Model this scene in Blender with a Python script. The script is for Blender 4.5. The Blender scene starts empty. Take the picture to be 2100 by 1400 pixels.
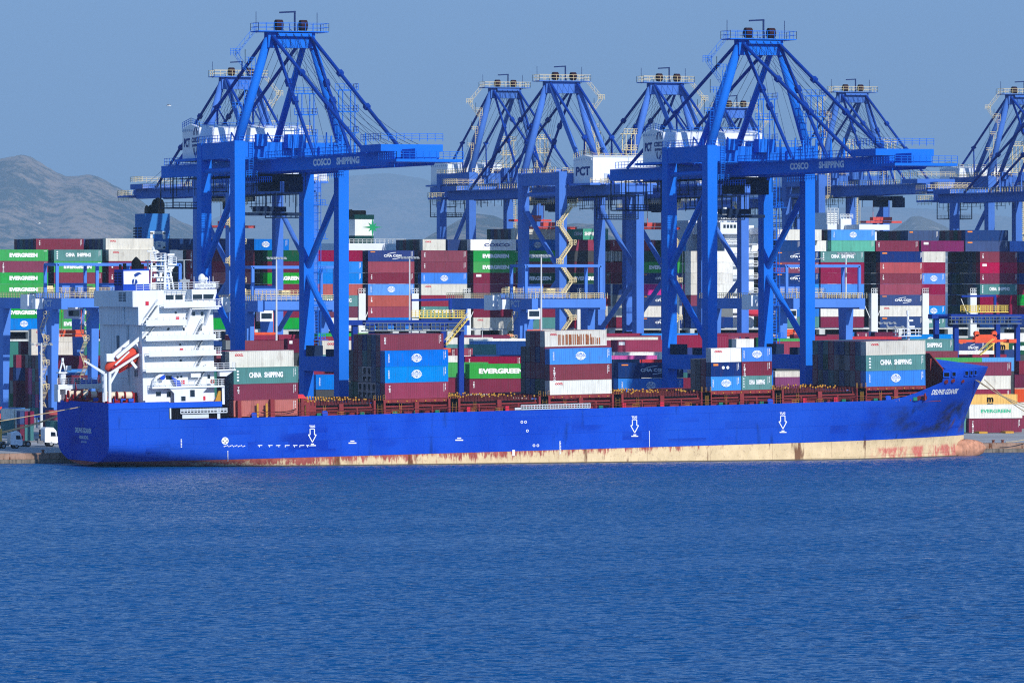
import bpy, math, random
from mathutils import Vector, Matrix
from math import radians, sin, cos, tan, atan, pi, sqrt
random.seed(7)
sc = bpy.context.scene
COL = sc.collection
# ------------------------------------------------------------------ camera
# frame: X runs along the quay (towards the bow), Y goes away over the pier, Z up; water is z = 0
PSI = radians(20.8); FPX = 12000.0; HCAM = 32.5; YHOR = 585.0; CAMX, CAMY = -386.9, -999.0
cam = bpy.data.cameras.new("camera"); camo = bpy.data.objects.new("camera", cam); COL.objects.link(camo)
cam.sensor_fit = 'HORIZONTAL'; cam.sensor_width = 36.0; cam.lens = 36.0 * FPX / 2100.0
cam.shift_y = -(700.0 - YHOR) / 2100.0
cam.clip_start = 1.0; cam.clip_end = 160000.0
camo.location = (CAMX, CAMY, HCAM); camo.rotation_euler = (radians(90), 0, -PSI)
sc.camera = camo
# ------------------------------------------------------------------ sky and sun
SUN_EL, SUN_AZ = radians(27), radians(8)       # azimuth from the ship side normal (-Y) towards +X
sundir = Vector((sin(SUN_AZ) * cos(SUN_EL), -cos(SUN_AZ) * cos(SUN_EL), sin(SUN_EL)))
w = bpy.data.worlds.new("World"); sc.world = w; w.use_nodes = True
nt = w.node_tree; nt.nodes.clear()
out = nt.nodes.new("ShaderNodeOutputWorld"); bg = nt.nodes.new("ShaderNodeBackground")
sky = nt.nodes.new("ShaderNodeTexSky"); sky.sky_type = 'NISHITA'; sky.sun_disc = False
sky.sun_elevation = SUN_EL; sky.sun_rotation = math.atan2(sundir.x, sundir.y)
sky.altitude = 300; sky.air_density = 1.3; sky.dust_density = 0.1; sky.ozone_density = 8.0
tc = nt.nodes.new("ShaderNodeTexCoord"); va = nt.nodes.new("ShaderNodeVectorMath"); va.operation = 'ADD'
va.inputs[1].default_value = (0, 0, 0.16)
vn = nt.nodes.new("ShaderNodeVectorMath"); vn.operation = 'NORMALIZE'
nt.links.new(tc.outputs['Generated'], va.inputs[0]); nt.links.new(va.outputs[0], vn.inputs[0])
nt.links.new(vn.outputs[0], sky.inputs['Vector'])
nt.links.new(sky.outputs[0], bg.inputs[0]); bg.inputs[1].default_value = 0.15
nt.links.new(bg.outputs[0], out.inputs[0])
sl = bpy.data.lights.new("sun", 'SUN'); sl.energy = 3.7; sl.angle = radians(0.5); sl.color = (1.0, 0.97, 0.92)
so = bpy.data.objects.new("sun", sl); COL.objects.link(so)
so.rotation_euler = (-sundir).to_track_quat('-Z', 'Y').to_euler()
sc.view_settings.view_transform = 'Standard'; sc.view_settings.look = 'None'
sc.view_settings.exposure = 0.20; sc.view_settings.gamma = 1.0
sc.render.engine = 'CYCLES'; sc.cycles.volume_bounces = 0; sc.cycles.max_bounces = 6; sc.cycles.filter_width = 1.15; sc.cycles.use_denoising = False; sc.cycles.sample_clamp_indirect = 4.0
# ------------------------------------------------------------------ projection helpers: photograph pixel -> point on a real plane
def on_y(px, py, Y):
    a = PSI + atan((px - 1050.0) / FPX); dy = Y - CAMY; dx = dy * tan(a)
    d = dx * sin(PSI) + dy * cos(PSI)
    return Vector((CAMX + dx, Y, HCAM - (py - YHOR) * d / FPX))
def on_x(px, py, X):
    a = PSI + atan((px - 1050.0) / FPX); dx = X - CAMX; dy = dx / tan(a)
    d = dx * sin(PSI) + dy * cos(PSI)
    return Vector((X, CAMY + dy, HCAM - (py - YHOR) * d / FPX))
def on_z(px, py, z):
    d = (HCAM - z) * FPX / (py - YHOR); lat = (px - 1050.0) / FPX * d
    return Vector((CAMX + lat * cos(PSI) + d * sin(PSI), CAMY - lat * sin(PSI) + d * cos(PSI), z))
TRIM = 0.0175; ZP = 2.4                        # the ship sits deeper aft
def sh(px, py, Y=0.0):                        # pixel -> ship coordinates (s, y, h)
    p = on_y(px, py, Y); return Vector((p.x, Y, p.z - ZP - TRIM * p.x))
def shx(px, py, s):
    p = on_x(px, py, s); return Vector((s, p.y, p.z - ZP - TRIM * s))
# ------------------------------------------------------------------ materials
def lin(c):
    return tuple((v / 12.92 if v <= 0.04045 else ((v + 0.055) / 1.055) ** 2.4) for v in (x / 255.0 for x in c))
MATS = {}
def paint(name, rgb, rough=0.45, var=0.12, scale=0.6, streak=0.0, rust=0.0, metal=0.0, rnd=0.0, spec=0.15):
    """painted metal: slow patchy fading, vertical dirt streaks, a little rust"""
    if name in MATS: return MATS[name]
    m = bpy.data.materials.new(name); MATS[name] = m; m.use_nodes = True
    n = m.node_tree.nodes; l = m.node_tree.links; b = n["Principled BSDF"]
    c = lin(rgb)
    b.inputs['Roughness'].default_value = rough; b.inputs['Metallic'].default_value = metal
    b.inputs['Specular IOR Level'].default_value = spec; b.inputs['IOR'].default_value = 1.12
    t = n.new("ShaderNodeTexCoord")
    def noise(sc_, vec=(1, 1, 1), det=3.0):
        mp = n.new("ShaderNodeMapping"); mp.inputs['Scale'].default_value = vec
        l.new(t.outputs['Object'], mp.inputs['Vector'])
        if rnd:
            oi = n.new("ShaderNodeObjectInfo"); ml = n.new("ShaderNodeMath"); ml.operation = 'MULTIPLY'; ml.inputs[1].default_value = 90
            l.new(oi.outputs['Random'], ml.inputs[0]); l.new(ml.outputs[0], mp.inputs['Location'])
        x = n.new("ShaderNodeTexNoise"); x.inputs['Scale'].default_value = sc_; x.inputs['Detail'].default_value = det
        l.new(mp.outputs[0], x.inputs['Vector']); return x.outputs['Fac']
    def ramp(src, a, bq, v0, v1):
        r = n.new("ShaderNodeMapRange"); r.inputs[1].default_value = a; r.inputs[2].default_value = bq
        r.inputs[3].default_value = v0; r.inputs[4].default_value = v1; l.new(src, r.inputs[0]); return r.outputs[0]
    hs = n.new("ShaderNodeHueSaturation"); hs.inputs['Color'].default_value = (*c, 1)
    val = ramp(noise(scale), 0.3, 0.7, 1 - var, 1 + var)
    if rnd:
        oi = n.new("ShaderNodeObjectInfo"); rr = ramp(oi.outputs['Random'], 0, 1, 1 - rnd, 1 + rnd)
        mm = n.new("ShaderNodeMath"); mm.operation = 'MULTIPLY'; l.new(val, mm.inputs[0]); l.new(rr, mm.inputs[1]); val = mm.outputs[0]
        l.new(ramp(oi.outputs['Random'], 0, 1, 1.08, 0.86), hs.inputs['Saturation'])
        wn = n.new("ShaderNodeTexWhiteNoise"); wn.noise_dimensions = '1D'; l.new(oi.outputs['Random'], wn.inputs['W'])
        l.new(ramp(wn.outputs['Value'], 0, 1, 0.49, 0.51), hs.inputs['Hue'])
    l.new(val, hs.inputs['Value']); col = hs.outputs['Color']
    def mix(col, fac, rgb2):
        x = n.new("ShaderNodeMix"); x.data_type = 'RGBA'; l.new(fac, x.inputs[0]); l.new(col, x.inputs[6])
        x.inputs[7].default_value = (*rgb2, 1); return x.outputs[2]
    if streak:
        s = ramp(noise(1.0, (2.2, 2.2, 0.12), 4), 0.52, 0.75, 0, streak)
        col = mix(col, s, (0.045, 0.04, 0.035))
    if rust:
        s = ramp(noise(1.6, (1, 1, 0.3), 6), 0.60, 0.70, 0, rust)
        col = mix(col, s, (0.13, 0.045, 0.016))
    l.new(col, b.inputs['Base Color'])
    return m
def flat(name, rgb, rough=0.5, metal=0.0): return paint(name, rgb, rough, 0.05, 0.5, metal=metal)
def glass(name, rgb=(18, 30, 42)):
    if name in MATS: return MATS[name]
    m = bpy.data.materials.new(name); MATS[name] = m; m.use_nodes = True; b = m.node_tree.nodes["Principled BSDF"]
    b.inputs['Base Color'].default_value = (*lin(rgb), 1); b.inputs['Roughness'].default_value = 0.06
    return m
# ------------------------------------------------------------------ mesh builder
class MB:
    def __init__(s): s.v = []; s.f = []; s.m = []; s.cur = 0; s.marks = []
    def new(s): s.marks.append((len(s.v), len(s.f))); return s
    def mat(s, i): s.cur = i; return s
    def add(s, vs, fs):
        o = len(s.v); s.v += [tuple(p) for p in vs]; s.f += [tuple(i + o for i in f) for f in fs]; s.m += [s.cur] * len(fs)
        return s
    def quad(s, a, b, c, d): return s.add([a, b, c, d], [(0, 1, 2, 3)])
    def box(s, x0, x1, y0, y1, z0, z1):
        return s.add([(x0, y0, z0), (x1, y0, z0), (x1, y1, z0), (x0, y1, z0), (x0, y0, z1), (x1, y0, z1), (x1, y1, z1), (x0, y1, z1)],
                     [(0, 3, 2, 1), (4, 5, 6, 7), (0, 1, 5, 4), (1, 2, 6, 5), (2, 3, 7, 6), (3, 0, 4, 7)])
    def hexa(s, b, t): return s.add(list(b) + list(t), [(0, 3, 2, 1), (4, 5, 6, 7), (0, 1, 5, 4), (1, 2, 6, 5), (2, 3, 7, 6), (3, 0, 4, 7)])
    def prism(s, pts, ext):
        n = len(pts); e = Vector(ext); a = [Vector(p) for p in pts]
        return s.add(a + [p + e for p in a], [tuple(range(n - 1, -1, -1)), tuple(range(n, 2 * n))] + [(i, (i + 1) % n, (i + 1) % n + n, i + n) for i in range(n)])
    def basis(s, p, q):
        d = (Vector(q) - Vector(p)).normalized(); up = Vector((0, 0, 1)) if abs(d.z) < 0.97 else Vector((0, 1, 0))
        a = d.cross(up).normalized(); return d, a, a.cross(d).normalized()
    def bar(s, p, q, wd=0.1, ht=None, w2=None, h2=None):
        ht = wd if ht is None else ht; w2 = wd if w2 is None else w2; h2 = ht if h2 is None else h2
        p = Vector(p); q = Vector(q); d, a, b = s.basis(p, q)
        c = lambda o, W, H: [o - a * W / 2 - b * H / 2, o + a * W / 2 - b * H / 2, o + a * W / 2 + b * H / 2, o - a * W / 2 + b * H / 2]
        return s.hexa(c(p, wd, ht), c(q, w2, h2))
    def tube(s, p, q, r, n=8, r2=None, cap=True):
        r2 = r if r2 is None else r2; p = Vector(p); q = Vector(q); d, a, b = s.basis(p, q)
        ring = lambda o, R: [o + a * R * cos(2 * pi * i / n) + b * R * sin(2 * pi * i / n) for i in range(n)]
        fs = [(i, (i + 1) % n, (i + 1) % n + n, i + n) for i in range(n)]
        if cap: fs += [tuple(range(n - 1, -1, -1)), tuple(range(n, 2 * n))]
        return s.add(ring(p, r) + ring(q, r2), fs)
    def path(s, pts, r, n=5):
        for a, b in zip(pts, pts[1:]): s.tube(a, b, r, n, cap=False)
        return s
    def lathe(s, c, prof, n=16, axis='z'):
        c = Vector(c); vs = []; fs = []
        for r, z in prof:
            for i in range(n):
                x, y = r * cos(2 * pi * i / n), r * sin(2 * pi * i / n)
                vs.append(c + (Vector((x, y, z)) if axis == 'z' else Vector((z, x, y)) if axis == 'x' else Vector((x, z, y))))
        for j in range(len(prof) - 1):
            for i in range(n): fs.append((j * n + i, j * n + (i + 1) % n, (j + 1) * n + (i + 1) % n, (j + 1) * n + i))
        fs += [tuple(range(n - 1, -1, -1)), tuple(range((len(prof) - 1) * n, len(prof) * n))]
        return s.add(vs, fs)
    def rail(s, pts, h=1.1, step=2.0, t=0.06, mids=1):
        """a handrail along a polyline: top rail, mid rails, posts"""
        up = Vector((0, 0, 1))
        for a, b in zip(pts, pts[1:]):
            a = Vector(a); b = Vector(b); L = (b - a).length
            for k in range(mids + 1): z = h * (k + 1) / (mids + 1); s.bar(a + up * z, b + up * z, t)
            n = max(1, int(round(L / step)))
            for i in range(n + 1): p = a.lerp(b, i / n); s.bar(p, p + up * h, t)
        return s
    def ladder(s, p, q, wd=0.6, step=0.45, t=0.07, side=(1, 0, 0)):
        p = Vector(p); q = Vector(q); e = Vector(side) * wd / 2
        s.bar(p - e, q - e, t); s.bar(p + e, q + e, t); n = max(1, int((q - p).length / step))
        for i in range(1, n): c = p.lerp(q, i / n); s.bar(c - e, c + e, t * 0.8)
        return s
    def mesh(s, me, M):
        return s.add([M @ v.co for v in me.vertices], [tuple(p.vertices) for p in me.polygons])
    def each(s, name, mats, parent=None, smooth=False):
        """one object per piece; new() starts a piece"""
        mk = ([(0, 0)] if not s.marks or s.marks[0] != (0, 0) else []) + s.marks + [(len(s.v), len(s.f))]; out = []
        for (v0, f0), (v1, f1) in zip(mk, mk[1:]):
            if f1 > f0:
                q = MB(); q.v = s.v[v0:v1]; q.f = [tuple(i - v0 for i in f) for f in s.f[f0:f1]]; q.m = s.m[f0:f1]; out.append(q.build(name, mats, parent, smooth))
        return out
    def build(s, name, mats, parent=None, smooth=False, loc=None):
        me = bpy.data.meshes.new(name); me.from_pydata(s.v, [], s.f)
        for m in (mats if isinstance(mats, (list, tuple)) else [mats]): me.materials.append(m)
        me.polygons.foreach_set("material_index", s.m)
        if smooth: me.polygons.foreach_set("use_smooth", [True] * len(s.f))
        me.update(); o = bpy.data.objects.new(name, me); COL.objects.link(o)
        if parent is not None: o.parent = parent
        if loc: o.location = loc
        return o
def tag(o, label=None, cat=None, group=None, kind=None):
    if label: o['label'] = label
    if cat: o['category'] = cat
    if group: o['group'] = group
    if kind: o['kind'] = kind
    return o
def thing(name, label, cat, loc=(0, 0, 0), group=None):
    o = bpy.data.objects.new(name, None); COL.objects.link(o); o.location = loc; o.empty_display_size = 1
    return tag(o, label, cat, group)
# text -> mesh, normalised so that the glyph box is [0,1]x[0,1]
TXT = {}
def text_mesh(txt, bold=0.0, shear=0.0):
    k = (txt, bold, shear)
    if k in TXT: return TXT[k]
    cu = bpy.data.curves.new("lettering", 'FONT'); cu.body = txt; cu.offset = bold; cu.shear = shear; cu.resolution_u = 3; cu.fill_mode = 'BOTH'
    ob = bpy.data.objects.new("lettering", cu); COL.objects.link(ob)
    bpy.context.view_layer.update()
    me = bpy.data.meshes.new_from_object(ob.evaluated_get(bpy.context.evaluated_depsgraph_get()))
    bpy.data.objects.remove(ob); bpy.data.curves.remove(cu)
    xs = [v.co.x for v in me.vertices]; ys = [v.co.y for v in me.vertices]
    x0, x1, y0, y1 = min(xs), max(xs), min(ys), max(ys)
    for v in me.vertices: v.co = ((v.co.x - x0) / (x1 - x0), (v.co.y - y0) / (y1 - y0), 0)
    TXT[k] = me; return me
def put_text(mb, txt, o, ux, uy, wd, ht, bold=0.02, shear=0.0):
    """lettering with its lower left corner at o, running along ux, up along uy"""
    ux = Vector(ux) * wd; uy = Vector(uy) * ht; o = Vector(o); uz = ux.cross(uy).normalized()
    M = Matrix(((ux.x, uy.x, uz.x, o.x), (ux.y, uy.y, uz.y, o.y), (ux.z, uy.z, uz.z, o.z), (0, 0, 0, 1)))
    return mb.mesh(text_mesh(txt, bold, shear), M)
STRIPS = [0]
def strip(mb, pts, o, ux, uy, wd):
    """flat ribbon along 2-D points"""
    ux = Vector(ux); uy = Vector(uy); o = Vector(o)
    uz = ux.cross(uy).normalized(); STRIPS[0] += 1
    for i, ((x0, y0), (x1, y1)) in enumerate(zip(pts, pts[1:])):
        off = uz * (0.004 * (STRIPS[0] % 7) + 0.002 * (i % 2))
        P = lambda x, y: o + ux * x + uy * y + off
        L = math.hypot(x1 - x0, y1 - y0) or 1; nx, ny = -(y1 - y0) / L * wd / 2, (x1 - x0) / L * wd / 2
        mb.quad(P(x0 - nx, y0 - ny), P(x1 - nx, y1 - ny), P(x1 + nx, y1 + ny), P(x0 + nx, y0 + ny))
    return mb
# ================================================================== the setting: water, piers, hills
def water_mat():
    """wind ripples: facet slopes from layered noise (no footprint filtering, so they stay crisp at grazing angles)"""
    m = bpy.data.materials.new("sea_water"); m.use_nodes = True; n = m.node_tree.nodes; l = m.node_tree.links; b = n["Principled BSDF"]
    b.inputs['Base Color'].default_value = (*lin((0, 70, 126)), 1); b.inputs['Roughness'].default_value = 0.10; b.inputs['IOR'].default_value = 1.22
    t = n.new("ShaderNodeTexCoord")
    def noise(scale, vec, det, rot=0.0, dist=0.0, rough=.5):
        mp = n.new("ShaderNodeMapping"); mp.inputs['Scale'].default_value = vec; mp.inputs['Rotation'].default_value = (0, 0, rot)
        l.new(t.outputs['Object'], mp.inputs[0]); x = n.new("ShaderNodeTexNoise"); x.inputs['Scale'].default_value = scale; x.inputs['Roughness'].default_value = rough
        x.inputs['Detail'].default_value = det; x.inputs['Distortion'].default_value = dist; l.new(mp.outputs[0], x.inputs['Vector']); return x
    def vm(op, a, bb):
        x = n.new("ShaderNodeVectorMath"); x.operation = op
        for i_, v in enumerate((a, bb)):
            if v is None: continue
            if isinstance(v, tuple): x.inputs[i_].default_value = v
            else: l.new(v, x.inputs[i_])
        return x.outputs[0]
    gust = noise(0.010, (1, 2.2, 1), 4, 0.35, 0.3).outputs['Fac']
    r = n.new("ShaderNodeMapRange"); r.inputs[1].default_value = 0.33; r.inputs[2].default_value = 0.68; r.inputs[3].default_value = 0.62; r.inputs[4].default_value = 1.25; l.new(gust, r.inputs[0])
    w1 = vm('MULTIPLY', vm('SUBTRACT', noise(0.5, (1, 1.25, 1), 4, 0.5, 0.5, .65).outputs['Color'], (.5, .5, .5)), (4.8, 4.8, 0))
    w2 = vm('MULTIPLY', vm('SUBTRACT', noise(0.06, (1, 1.6, 1), 2, -0.3, 0.3).outputs['Color'], (.5, .5, .5)), (0.45, 0.45, 0))
    s1 = n.new("ShaderNodeVectorMath"); s1.operation = 'SCALE'; l.new(vm('ADD', w1, w2), s1.inputs[0]); l.new(r.outputs[0], s1.inputs['Scale'])
    # from a low viewpoint only the wave faces turned to the open water (-Y side) show; fold the slopes that way
    V = (-0.34, -0.94, 0.0); d = n.new("ShaderNodeVectorMath"); d.operation = 'DOT_PRODUCT'; l.new(s1.outputs[0], d.inputs[0]); d.inputs[1].default_value = V
    ab = n.new("ShaderNodeMath"); ab.operation = 'ABSOLUTE'; l.new(d.outputs['Value'], ab.inputs[0])
    df = n.new("ShaderNodeMath"); df.operation = 'SUBTRACT'; l.new(ab.outputs[0], df.inputs[0]); l.new(d.outputs['Value'], df.inputs[1])
    of = n.new("ShaderNodeMath"); of.operation = 'ADD'; l.new(df.outputs[0], of.inputs[0]); of.inputs[1].default_value = 0.03
    sc_ = n.new("ShaderNodeVectorMath"); sc_.operation = 'SCALE'; sc_.inputs[0].default_value = V; l.new(of.outputs[0], sc_.inputs['Scale'])
    nn = vm('NORMALIZE', vm('ADD', vm('ADD', s1.outputs[0], sc_.outputs[0]), (0, 0, 1)), None)
    l.new(nn, b.inputs['Normal'])
    return m
o = MB().quad((-30000, -3000, 0), (60000, -3000, 0), (60000, 100000, 0), (-30000, 100000, 0)).build("sea_water", water_mat())
tag(o, "dark blue rippled harbour water", "water", kind="structure")

def ground_mat():
    m = paint("quay_asphalt", (166, 166, 166), 0.85, 0.18, 0.05, spec=0.2)
    return m
YQ, ZQ = 32.0, 1.7
def pier(name, y0, y1, label):
    mb = MB()
    mb.mat(0).box(-900, 1100, y0 + 1.2, y1, -3, ZQ)                                   # deck
    mb.mat(1).box(-900, 1100, y0 + 0.25, y0 + 1.2, 0.75, ZQ + 0.15)                       # kerb and rusty facing
    mb.mat(2).box(-900, 1100, y0, y0 + 0.25, -3, 0.72)
    o = mb.build(name, [ground_mat(), paint("rusty_quay_face", (150, 122, 104), 0.8, 0.3, 0.5, streak=0.6, rust=1.0), paint("wet_concrete", (118, 108, 96), 0.7, 0.35, 0.8, streak=0.8)])
    return tag(o, label, "quay", kind="structure")
pier("quay_ground", YQ, 370.0, "grey asphalt quay with a rusty stained edge along the water")
pier("far_quay_ground", 548.0, 900.0, "far quay behind the stacked container ship")

def fbm(x, y, seed=0.0):
    from mathutils import noise as N
    return N.fractal(Vector((x, y, seed)), 0.9, 2.1, 6)
def hill_mat(name, a, b_, sc_=0.02):
    m = bpy.data.materials.new(name); m.use_nodes = True; n = m.node_tree.nodes; l = m.node_tree.links; b = n["Principled BSDF"]
    b.inputs['Roughness'].default_value = 0.95; b.inputs['Specular IOR Level'].default_value = 0.05
    t = n.new("ShaderNodeTexCoord"); x = n.new("ShaderNodeTexNoise"); x.inputs['Scale'].default_value = sc_; x.inputs['Detail'].default_value = 9; x.inputs['Roughness'].default_value = 0.72
    l.new(t.outputs['Object'], x.inputs['Vector'])
    y = n.new("ShaderNodeTexNoise"); y.inputs['Scale'].default_value = sc_ * 0.1; y.inputs['Detail'].default_value = 5; l.new(t.outputs['Object'], y.inputs['Vector'])
    ad = n.new("ShaderNodeMath"); ad.operation = 'ADD'; l.new(x.outputs['Fac'], ad.inputs[0])
    ml = n.new("ShaderNodeMath"); ml.operation = 'MULTIPLY_ADD'; ml.inputs[1].default_value = 0.7; ml.inputs[2].default_value = -0.35; l.new(y.outputs['Fac'], ml.inputs[0]); l.new(ml.outputs[0], ad.inputs[1])
    r = n.new("ShaderNodeValToRGB"); e = r.color_ramp.elements
    e[0].position = 0.44; e[0].color = (*lin(a), 1); e[1].position = 0.60; e[1].color = (*lin(b_), 1)
    l.new(ad.outputs[0], r.inputs[0]); l.new(r.outputs[0], b.inputs['Base Color'])
    return m
def hill(name, label, D, ridge, mat, amp=0.06, depth=0.5, nx=220, ny=60, seed=1.0):
    """a ridge read off the photograph, standing D metres away with real depth in front of and behind its crest"""
    fw = Vector((sin(PSI), cos(PSI), 0)); rt = Vector((cos(PSI), -sin(PSI), 0)); c0 = Vector((CAMX, CAMY, 0))
    x0, x1 = ridge[0][0], ridge[-1][0]; W = depth * D * 0.12; vs = []; fs = []
    def crest(px):
        for (a, ya), (b, yb) in zip(ridge, ridge[1:]):
            if a <= px <= b: f = (px - a) / (b - a); f = f * f * (3 - 2 * f) * .4 + f * .6; return ya + (yb - ya) * f
        return 585
    for j in range(ny + 1):
        v = j / ny * 2.0 - 1.25                       # -1.25 in front .. 0.75 behind
        for i in range(nx + 1):
            px = x0 + (x1 - x0) * i / nx; z = HCAM + (YHOR - crest(px)) * D / FPX
            k = max(0.0, 1 - abs(v) ** 1.25 if v < 0 else 1 - v * 1.1)
            X, Yd = (px - 1050) / FPX * D, D + v * W
            nz = fbm(X / (0.035 * D), Yd / (0.03 * D), seed); rid = abs(fbm(X / (0.02 * D), Yd / (0.05 * D), seed + 9))
            zz = z * k * (1 + amp * nz * (0.4 if abs(v) < .08 else 1.6)) - z * amp * 2.2 * rid * min(1.0, abs(v) * 3) * k
            p = c0 + rt * X + fw * Yd; vs.append((p.x, p.y, max(-2, zz)))
    for j in range(ny):
        for i in range(nx): a = j * (nx + 1) + i; fs.append((a, a + 1, a + nx + 2, a + nx + 1))
    o = MB().add(vs, fs).build(name, mat, smooth=True)
    return tag(o, label, "hill", kind="structure")
rock = hill_mat("scrub_hillside", (58, 68, 58), (168, 146, 122), 0.016)
hill("hill", "bare scrubby hill behind the left end of the port", 27000, [(-340, 470), (-160, 372), (-60, 345), (0, 327), (22, 322), (45, 317), (62, 320), (82, 331), (100, 343), (120, 354), (137, 361), (160, 360), (182, 357), (200, 361), (216, 368), (236, 380), (270, 397), (310, 424), (345, 440), (380, 456), (430, 478), (500, 505), (600, 540), (760, 585)], rock, 0.05, 0.7, 300, 90)
hill("hill", "low sunlit hill seen between the crane legs", 22000, [(690, 560), (800, 516), (860, 492), (900, 472), (950, 447), (978, 437), (1010, 441), (1060, 462), (1120, 470), (1180, 458), (1230, 462), (1300, 490), (1400, 520), (1560, 580)], rock, 0.06, 0.8, 200, 60, 4.0)
hill("hill", "pale rocky peak beyond the right hand cranes", 26000, [(1740, 560), (1800, 492), (1836, 468), (1852, 456), (1868, 444), (1884, 443), (1900, 448), (1925, 458), (1960, 475), (2040, 520), (2200, 570)], hill_mat("pale_rock", (110, 106, 92), (226, 210, 186), 0.012), 0.08, 0.6, 160, 60, 8.0)
hill("distant_hills", "faint distant ridge fading into the haze", 70000, [(380, 470), (480, 430), (560, 396), (640, 372), (720, 356), (790, 350), (860, 360), (940, 392), (1040, 420), (1160, 396), (1260, 372), (1340, 380), (1450, 420), (1600, 440), (1750, 420), (1900, 425), (2050, 440), (2300, 470)], rock, 0.03, 0.5, 160, 30, 12.0)

# the hazy air over the harbour
hz = bpy.data.materials.new("haze"); hz.use_nodes = True; n = hz.node_tree.nodes; n.clear()
ho = n.new("ShaderNodeOutputMaterial"); pv = n.new("ShaderNodeVolumePrincipled"); hz.node_tree.links.new(pv.outputs[0], ho.inputs['Volume'])
pv.inputs['Color'].default_value = (0.47, 0.72, 1.0, 1); pv.inputs['Density'].default_value = 3.4e-5; pv.inputs['Anisotropy'].default_value = -0.12
o = MB().box(-14000, 50000, -1400, 90000, -1.0, 4500).build("haze", hz)
tag(o, "thin blue haze over the harbour", "haze", kind="stuff")
# ================================================================== containers
CL = {'maroon': (126, 50, 70), 'plum': (104, 40, 62), 'wine': (142, 40, 66), 'brick': (176, 80, 78), 'rose': (150, 66, 84), 'red': (190, 52, 60), 'crimson': (178, 38, 84), 'purple': (124, 50, 98),
      'blue': (32, 128, 212), 'faded_blue': (70, 130, 206), 'sky': (92, 160, 216), 'navy': (38, 62, 116), 'slate': (58, 80, 122), 'green': (46, 158, 66), 'dark_green': (24, 82, 56), 'mint': (88, 172, 146),
      'sage': (88, 138, 134), 'white': (216, 212, 198), 'bright_white': (232, 230, 220), 'grey': (120, 124, 124), 'charcoal': (70, 72, 74), 'magenta': (206, 70, 150), 'tan': (226, 178, 76), 'orange': (214, 98, 50), 'teal': (66, 116, 118)}
WORD = {'wine': 'dark red', 'brick': 'faded brick red', 'rose': 'dusty pink', 'plum': 'dark plum', 'faded_blue': 'faded blue', 'sky': 'sky blue', 'slate': 'slate blue', 'dark_green': 'dark green', 'mint': 'mint green', 'sage': 'pale green', 'bright_white': 'clean white', 'magenta': 'bright pink', 'tan': 'yellow'}
def cmat(c): return paint("container_" + c, CL[c], 0.5, 0.07, 0.35, streak=0.28, rust=0.16 if c not in ('white', 'bright_white') else 0.2, rnd=0.10)
WHITE = flat("white_lettering", (240, 240, 236)); REDL = flat("red_lettering", (206, 54, 70)); BLACKL = flat("black_lettering", (24, 22, 22)); GREENL = flat("green_lettering", (70, 184, 140)); ORNL = flat("orange_lettering", (236, 140, 60)); BLUEL = flat("blue_lettering", (36, 62, 130))
RUST = paint("rust_patch", (150, 88, 54), 0.9, 0.4, 3.0)
STEEL = paint("galvanised_bar", (150, 152, 152), 0.45, 0.1, 1.0)
CM = {}
def container_mesh(L, Hc):
    """corner posts, rails, corrugated walls, roof; origin at the lower corner nearest the camera"""
    k = (L, Hc)
    if k in CM: return CM[k]
    W = 2.438; m = MB(); p = 0.17
    for x in (0, L - p):
        for y in (0, W - p): m.box(x, x + p, y, y + p, 0, Hc)
    for y in (0.012, W - 0.132):
        m.box(p, L - p, y, y + 0.12, 0.0, 0.16); m.box(p, L - p, y, y + 0.12, Hc - 0.1, Hc - 0.004)
    for x in (0.012, L - 0.132):
        m.box(x, x + 0.12, p, W - p, 0.0, 0.16); m.box(x, x + 0.12, p, W - p, Hc - 0.1, Hc - 0.004)
    m.box(p, L - p, p, W - p, Hc - 0.06, Hc - 0.03); m.box(p, L - p, p, W - p, 0.1, 0.16)
    n = int((L - 2 * p) / 0.36); st = (L - 2 * p) / n
    for y0, dr in ((0.03, 1), (W - 0.03, -1)):          # trapezoid corrugation
        pr = []
        for i in range(n):
            x = p + i * st; pr += [(x, 0), (x + st * .32, 0), (x + st * .5, .05), (x + st * .82, .05)]
        pr.append((L - p, 0))
        vs = [(x, y0 + dr * d, z) for z in (0.16, Hc - 0.1) for x, d in pr]; c = len(pr)
        m.add(vs, [(i, i + 1, i + 1 + c, i + c) for i in range(c - 1)])
    ne = 6; pr = []; st = (W - 2 * p) / ne
    for i in range(ne): y = p + i * st; pr += [(y, 0), (y + st * .32, 0), (y + st * .5, .04), (y + st * .82, .04)]
    pr.append((W - p, 0)); c = len(pr)
    m.add([(L - 0.03 - d, y, z) for z in (0.16, Hc - 0.1) for y, d in pr], [(i, i + 1, i + 1 + c, i + c) for i in range(c - 1)])
    m.quad((0.1, p, .16), (0.1, W - p, .16), (0.1, W - p, Hc - .1), (0.1, p, Hc - .1))
    me = bpy.data.meshes.new("shipping_container"); me.from_pydata(m.v, [], m.f); me.materials.append(None); me.update(); CM[k] = me
    return me
DM = {}
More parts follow.
